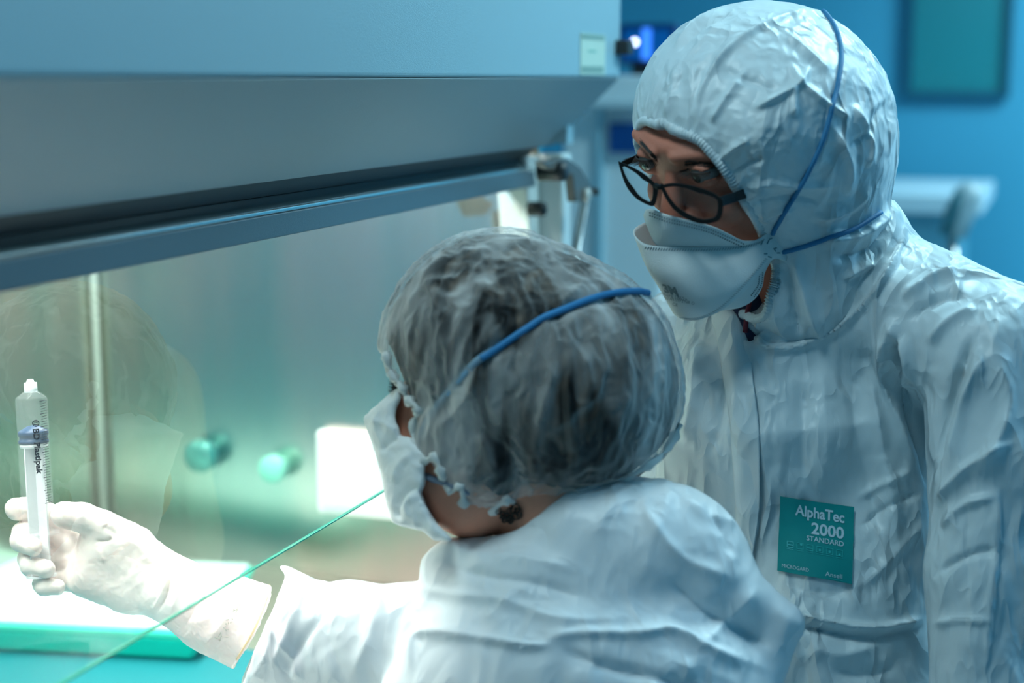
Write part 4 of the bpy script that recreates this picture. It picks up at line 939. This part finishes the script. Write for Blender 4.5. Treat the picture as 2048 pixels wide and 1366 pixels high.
# --- gloved hand
g = 45
def fing(*p): return chain([(x, y, w+g, r) for x, y, w, r in p], 5)
palm = U(26, cap((222, 1100, g+18), (300, 1160, g+20), 52, 52), cap((185, 1130, g+26), (265, 1185, g+22), 46, 40), cap((165, 1160, g+22), (250, 1188, g+20), 32, 34), cap((205, 1078, g+14), (300, 1128, g+18), 44, 46),
         cap((300, 1160, g+18), (345, 1178, g+10), 58, 62))
wrist = cap((335, 1176, g+10), (440, 1230, g-12), 66, 82)
cuff = cap((425, 1222, g-8), (520, 1262, g-40), 84, 92)
thumb = fing((268, 1092, 8, 42), (205, 1052, -12, 31), (165, 1035, -18, 29), (128, 1030, -18, 26))
index = fing((185, 1085, 40, 27), (120, 1040, 72, 25), (62, 1018, 62, 23), (32, 1018, 38, 22))
middle = fing((180, 1105, 42, 27), (100, 1075, 76, 26), (48, 1068, 46, 24), (42, 1082, 8, 21), (66, 1094, -22, 18.5))
ring = fing((175, 1130, 42, 26), (105, 1115, 72, 25), (58, 1118, 40, 22), (60, 1132, 5, 20), (92, 1138, -20, 18))
little = fing((165, 1160, 36, 24), (115, 1160, 55, 21), (84, 1168, 28, 18.5), (88, 1174, 2, 17), (114, 1174, -14, 15.5))
hand = U(7, U(15, palm, wrist, thumb), index, middle, ring, little)
cuffcut = poly2d([(545, 1160), (536, 1200), (510, 1260), (470, 1330), (430, 1450), (-300, 1450), (-300, 800), (600, 800)])
gfn = U(10, hand, cuff); gfc = lambda P: -smin(-gfn(P), -cuffcut(P[..., 0], P[..., 1]), 5)
g_fl = [([(345, 1112), (342, 1150), (332, 1190), (310, 1232)], 4, -7), ([(337, 1112), (334, 1150), (322, 1190), (302, 1225)], 4, 4), ([(196, 1095), (202, 1110), (208, 1125)], 4, 4), ([(188, 1083), (212, 1082), (226, 1076)], 4, -7), ([(205, 1052), (222, 1062), (232, 1074)], 6, -3),
        ([(542, 1165), (530, 1210), (505, 1265), (470, 1325)], 4, 6), ([(400, 1150), (390, 1210), (360, 1270)], 14, -5), ([(300, 1110), (290, 1160), (270, 1205)], 20, -4), ([(240, 1075), (280, 1095), (300, 1130)], 14, 4), ([(350, 1130), (356, 1180), (340, 1230)], 7, 4), ([(470, 1160), (450, 1240), (400, 1300)], 15, 6)]
glove = sculpt('glove', gfc, (0, 960, -120), (570, 1370, 190), 2.8, M['glove'], p2, smooth=1, fl=g_fl, crumple=1.2, cs=38, cfine=.5)
glove['label'] = 'white latex glove with fingers curled round the syringe'
SG = Surf(glove)
# faint stamp on the cuff and rolled hem
L = SG.line([(540, 1168), (530, 1208), (507, 1262), (474, 1318)], .0004, 8); MB().tube(L, .0011, 8).build('rolled_hem', mat('glove_hem', (.80, .62, .38), .45), glove, smooth=True)
sb = MB()                                                # illegible stamped marks
for k in range(34):
    u = k/33; x = 432+46*u+RNG.rand()*12; y = 1276-78*u+RNG.rand()*8
    a = SG.hit(x, y, .0002); c = SG.hit(x+RNG.randn()*4, y+RNG.randn()*4, .0002)
    if a is not None and c is not None: sb.tube([a, c], .0002, 5)
sb.build('stamp', mat('stamp_grey', (.50, .54, .46), .7), glove)

# ================================================================== SYRINGE
bs, bt = S2W([78, 1064, g+6]), S2W([62.5, 797, g-4]); ax_ = Vector(bt)-Vector(bs); LEN = ax_.length; au = ax_.normalized(); RB = 31*1.42/F
syr = thing('syringe', 'large clear plastic syringe with blue-grey plunger tip held upright in the gloved hand', 'syringe', tuple(bs))
def clear(name, alpha, col, rough=.15):
    m, t, b = nt(name); b.inputs['Base Color'].default_value = (*col, 1); b.inputs['Roughness'].default_value = rough; b.inputs['Alpha'].default_value = alpha; b.inputs['Specular IOR Level'].default_value = .6
    return m
cl = clear('clear_polypropylene', .09, (.86, .94, .97)); cl2 = clear('frosted_polypropylene', .72, (.90, .96, .98), .3)
V, Fc = axtube(bs, bt, [(0, RB*.93), (-.002, RB*1.25), (-.002, RB*1.36), (.0005, RB*1.36), (.001, RB*1.02), (.002, RB), (LEN-.0005, RB), (LEN+.001, RB*.96), (LEN+.006, RB*.50), (LEN+.007, RB*.42)], 48)
barrel = MB().add(V, Fc).build('barrel', cl, syr, smooth=True)
V, Fc = axtube(bs, bt, [(LEN+.0055, RB*.40), (LEN+.006, RB*.42), (LEN+.0145, RB*.40), (LEN+.0145, RB*.26), (LEN+.017, RB*.20), (LEN+.0175, RB*.17), (LEN+.0175, .0002)], 32); MB().add(V, Fc).build('luer_tip', cl2, syr, smooth=True)
ys_ = lambda y: (1064-y)/267*LEN
V, Fc = axtube(bs, bt, [(ys_(886), .0002), (ys_(886), RB*.90), (ys_(885), RB*.955), (ys_(880), RB*.955), (ys_(878), RB*.88), (ys_(872), RB*.88), (ys_(870), RB*.955), (ys_(864), RB*.955), (ys_(861), RB*.90), (ys_(852), RB*.35), (ys_(850), .0002)], 40)
MB().add(V, Fc).build('plunger_stopper', mat('blue_grey_rubber', (.0, .045, .13), .45), syr, smooth=True)
V, Fc = axtube(bs, bt, [(ys_(894), .0002), (ys_(894), RB*.86), (ys_(890), RB*.90), (ys_(887), RB*.86), (ys_(887), .0002)], 40)
pr = MB().add(V, Fc)
# cross-ribbed rod running out of the barrel, with thumb disc
ue = au.orthogonal().normalized(); ve = au.cross(ue); ue = (ue+ve*.7).normalized(); ve = au.cross(ue)
be = Vector(bs)+au*ys_(1150)
for d in (ue, ve):
    e = au.cross(d); c = [Vector(bs)+au*ys_(892)+d*s1*RB*.84+e*s2*.0007 for s1 in (-1, 1) for s2 in (-1, 1)]; c2_ = [be+d*s1*RB*.84+e*s2*.0007 for s1 in (-1, 1) for s2 in (-1, 1)]
    pr.add(c+c2_, [[0, 1, 3, 2], [4, 6, 7, 5], [0, 4, 5, 1], [1, 5, 7, 3], [3, 7, 6, 2], [2, 6, 4, 0]])
V, Fc = axtube(be, be+au, [(-.0015, .0002), (-.0015, RB*.95), (.0005, RB*.95), (.0005, .0002)], 32); pr.add(V, Fc)
pr.build('plunger_rod', clear('white_plastic_rod', .85, (.92, .95, .97), .3), syr, smooth=False)
class Cyl:
    def hit(s, x, y, off=0):
        # meet the barrel's surface from the camera side
        o = Vector(CAM); d = Vector(ray(x, y)).normalized(); w = o-Vector(bs); a = d-au*d.dot(au); c = w-au*w.dot(au); R_ = RB+off
        A = a.dot(a); B = 2*a.dot(c); Cc = c.dot(c)-R_*R_; D = B*B-4*A*Cc
        if D < 0: 
            return o+d*(-B/(2*A))
        return o+d*((-B-math.sqrt(D))/(2*A))
cy = Cyl(); ink = mat('black_ink', (.01, .015, .03), .5); tick = MB()
for k in range(41):
    f_ = k/40; y = 801+f_*204; xr = 92.0+f_*11.3; xl = xr-(11 if k % 5 else 13)
    pts = [cy.hit(xl+(xr-xl)*u, y+2-3.0*u, .00008) for u in np.linspace(0, 1, 5)]
    tick.tube(pts, .00022 if k % 5 else .0003, 4)
tick.build('scale_marks', ink, barrel)
def vtext(body_, x0, y0, x1, y1, wid, name='printed_text', bold=.04):
    """text reading downward: baseline on the left side"""
    V, Fc = text_mesh(body_, 1, bold); a, b_ = V[:, 0].min(), V[:, 0].max(); out = []
    for v in V:
        u = (v[0]-a)/(b_-a); h = v[1]/.72; out.append(tuple(cy.hit(x0+(x1-x0)*u+wid*h, y0+(y1-y0)*u-wid*.06*h, .0001)))
    return mesh_obj(name, out, Fc, ink, barrel, smooth=False)
vtext('BD', 66, 858, 68, 880, 12, bold=.03); vtext('Plastipak', 68.5, 885, 74, 949, 12)
rg = MB()
ctr = np.array((71.5, 846.5)); P = [tuple(cy.hit(ctr[0]+6.3*math.cos(q), ctr[1]+6.3*math.sin(q), .0001)) for q in np.linspace(0, 2*math.pi, 28)]
rg.tube(P, .00038, 6)
for q in np.linspace(-2.6, -.4, 6):
    rg.tube([cy.hit(ctr[0]+1.5*math.cos(q), ctr[1]+1.5*math.sin(q), .0001), cy.hit(ctr[0]+5.2*math.cos(q), ctr[1]+5.2*math.sin(q), .0001)], .00022, 5)
rg.tube([cy.hit(ctr[0]-4.5, ctr[1]+1.5, .0001), cy.hit(ctr[0], ctr[1]+3.5, .0001), cy.hit(ctr[0]+4.5, ctr[1]+1.5, .0001)], .00045, 5)
rg.build('printed_emblem', ink, barrel)
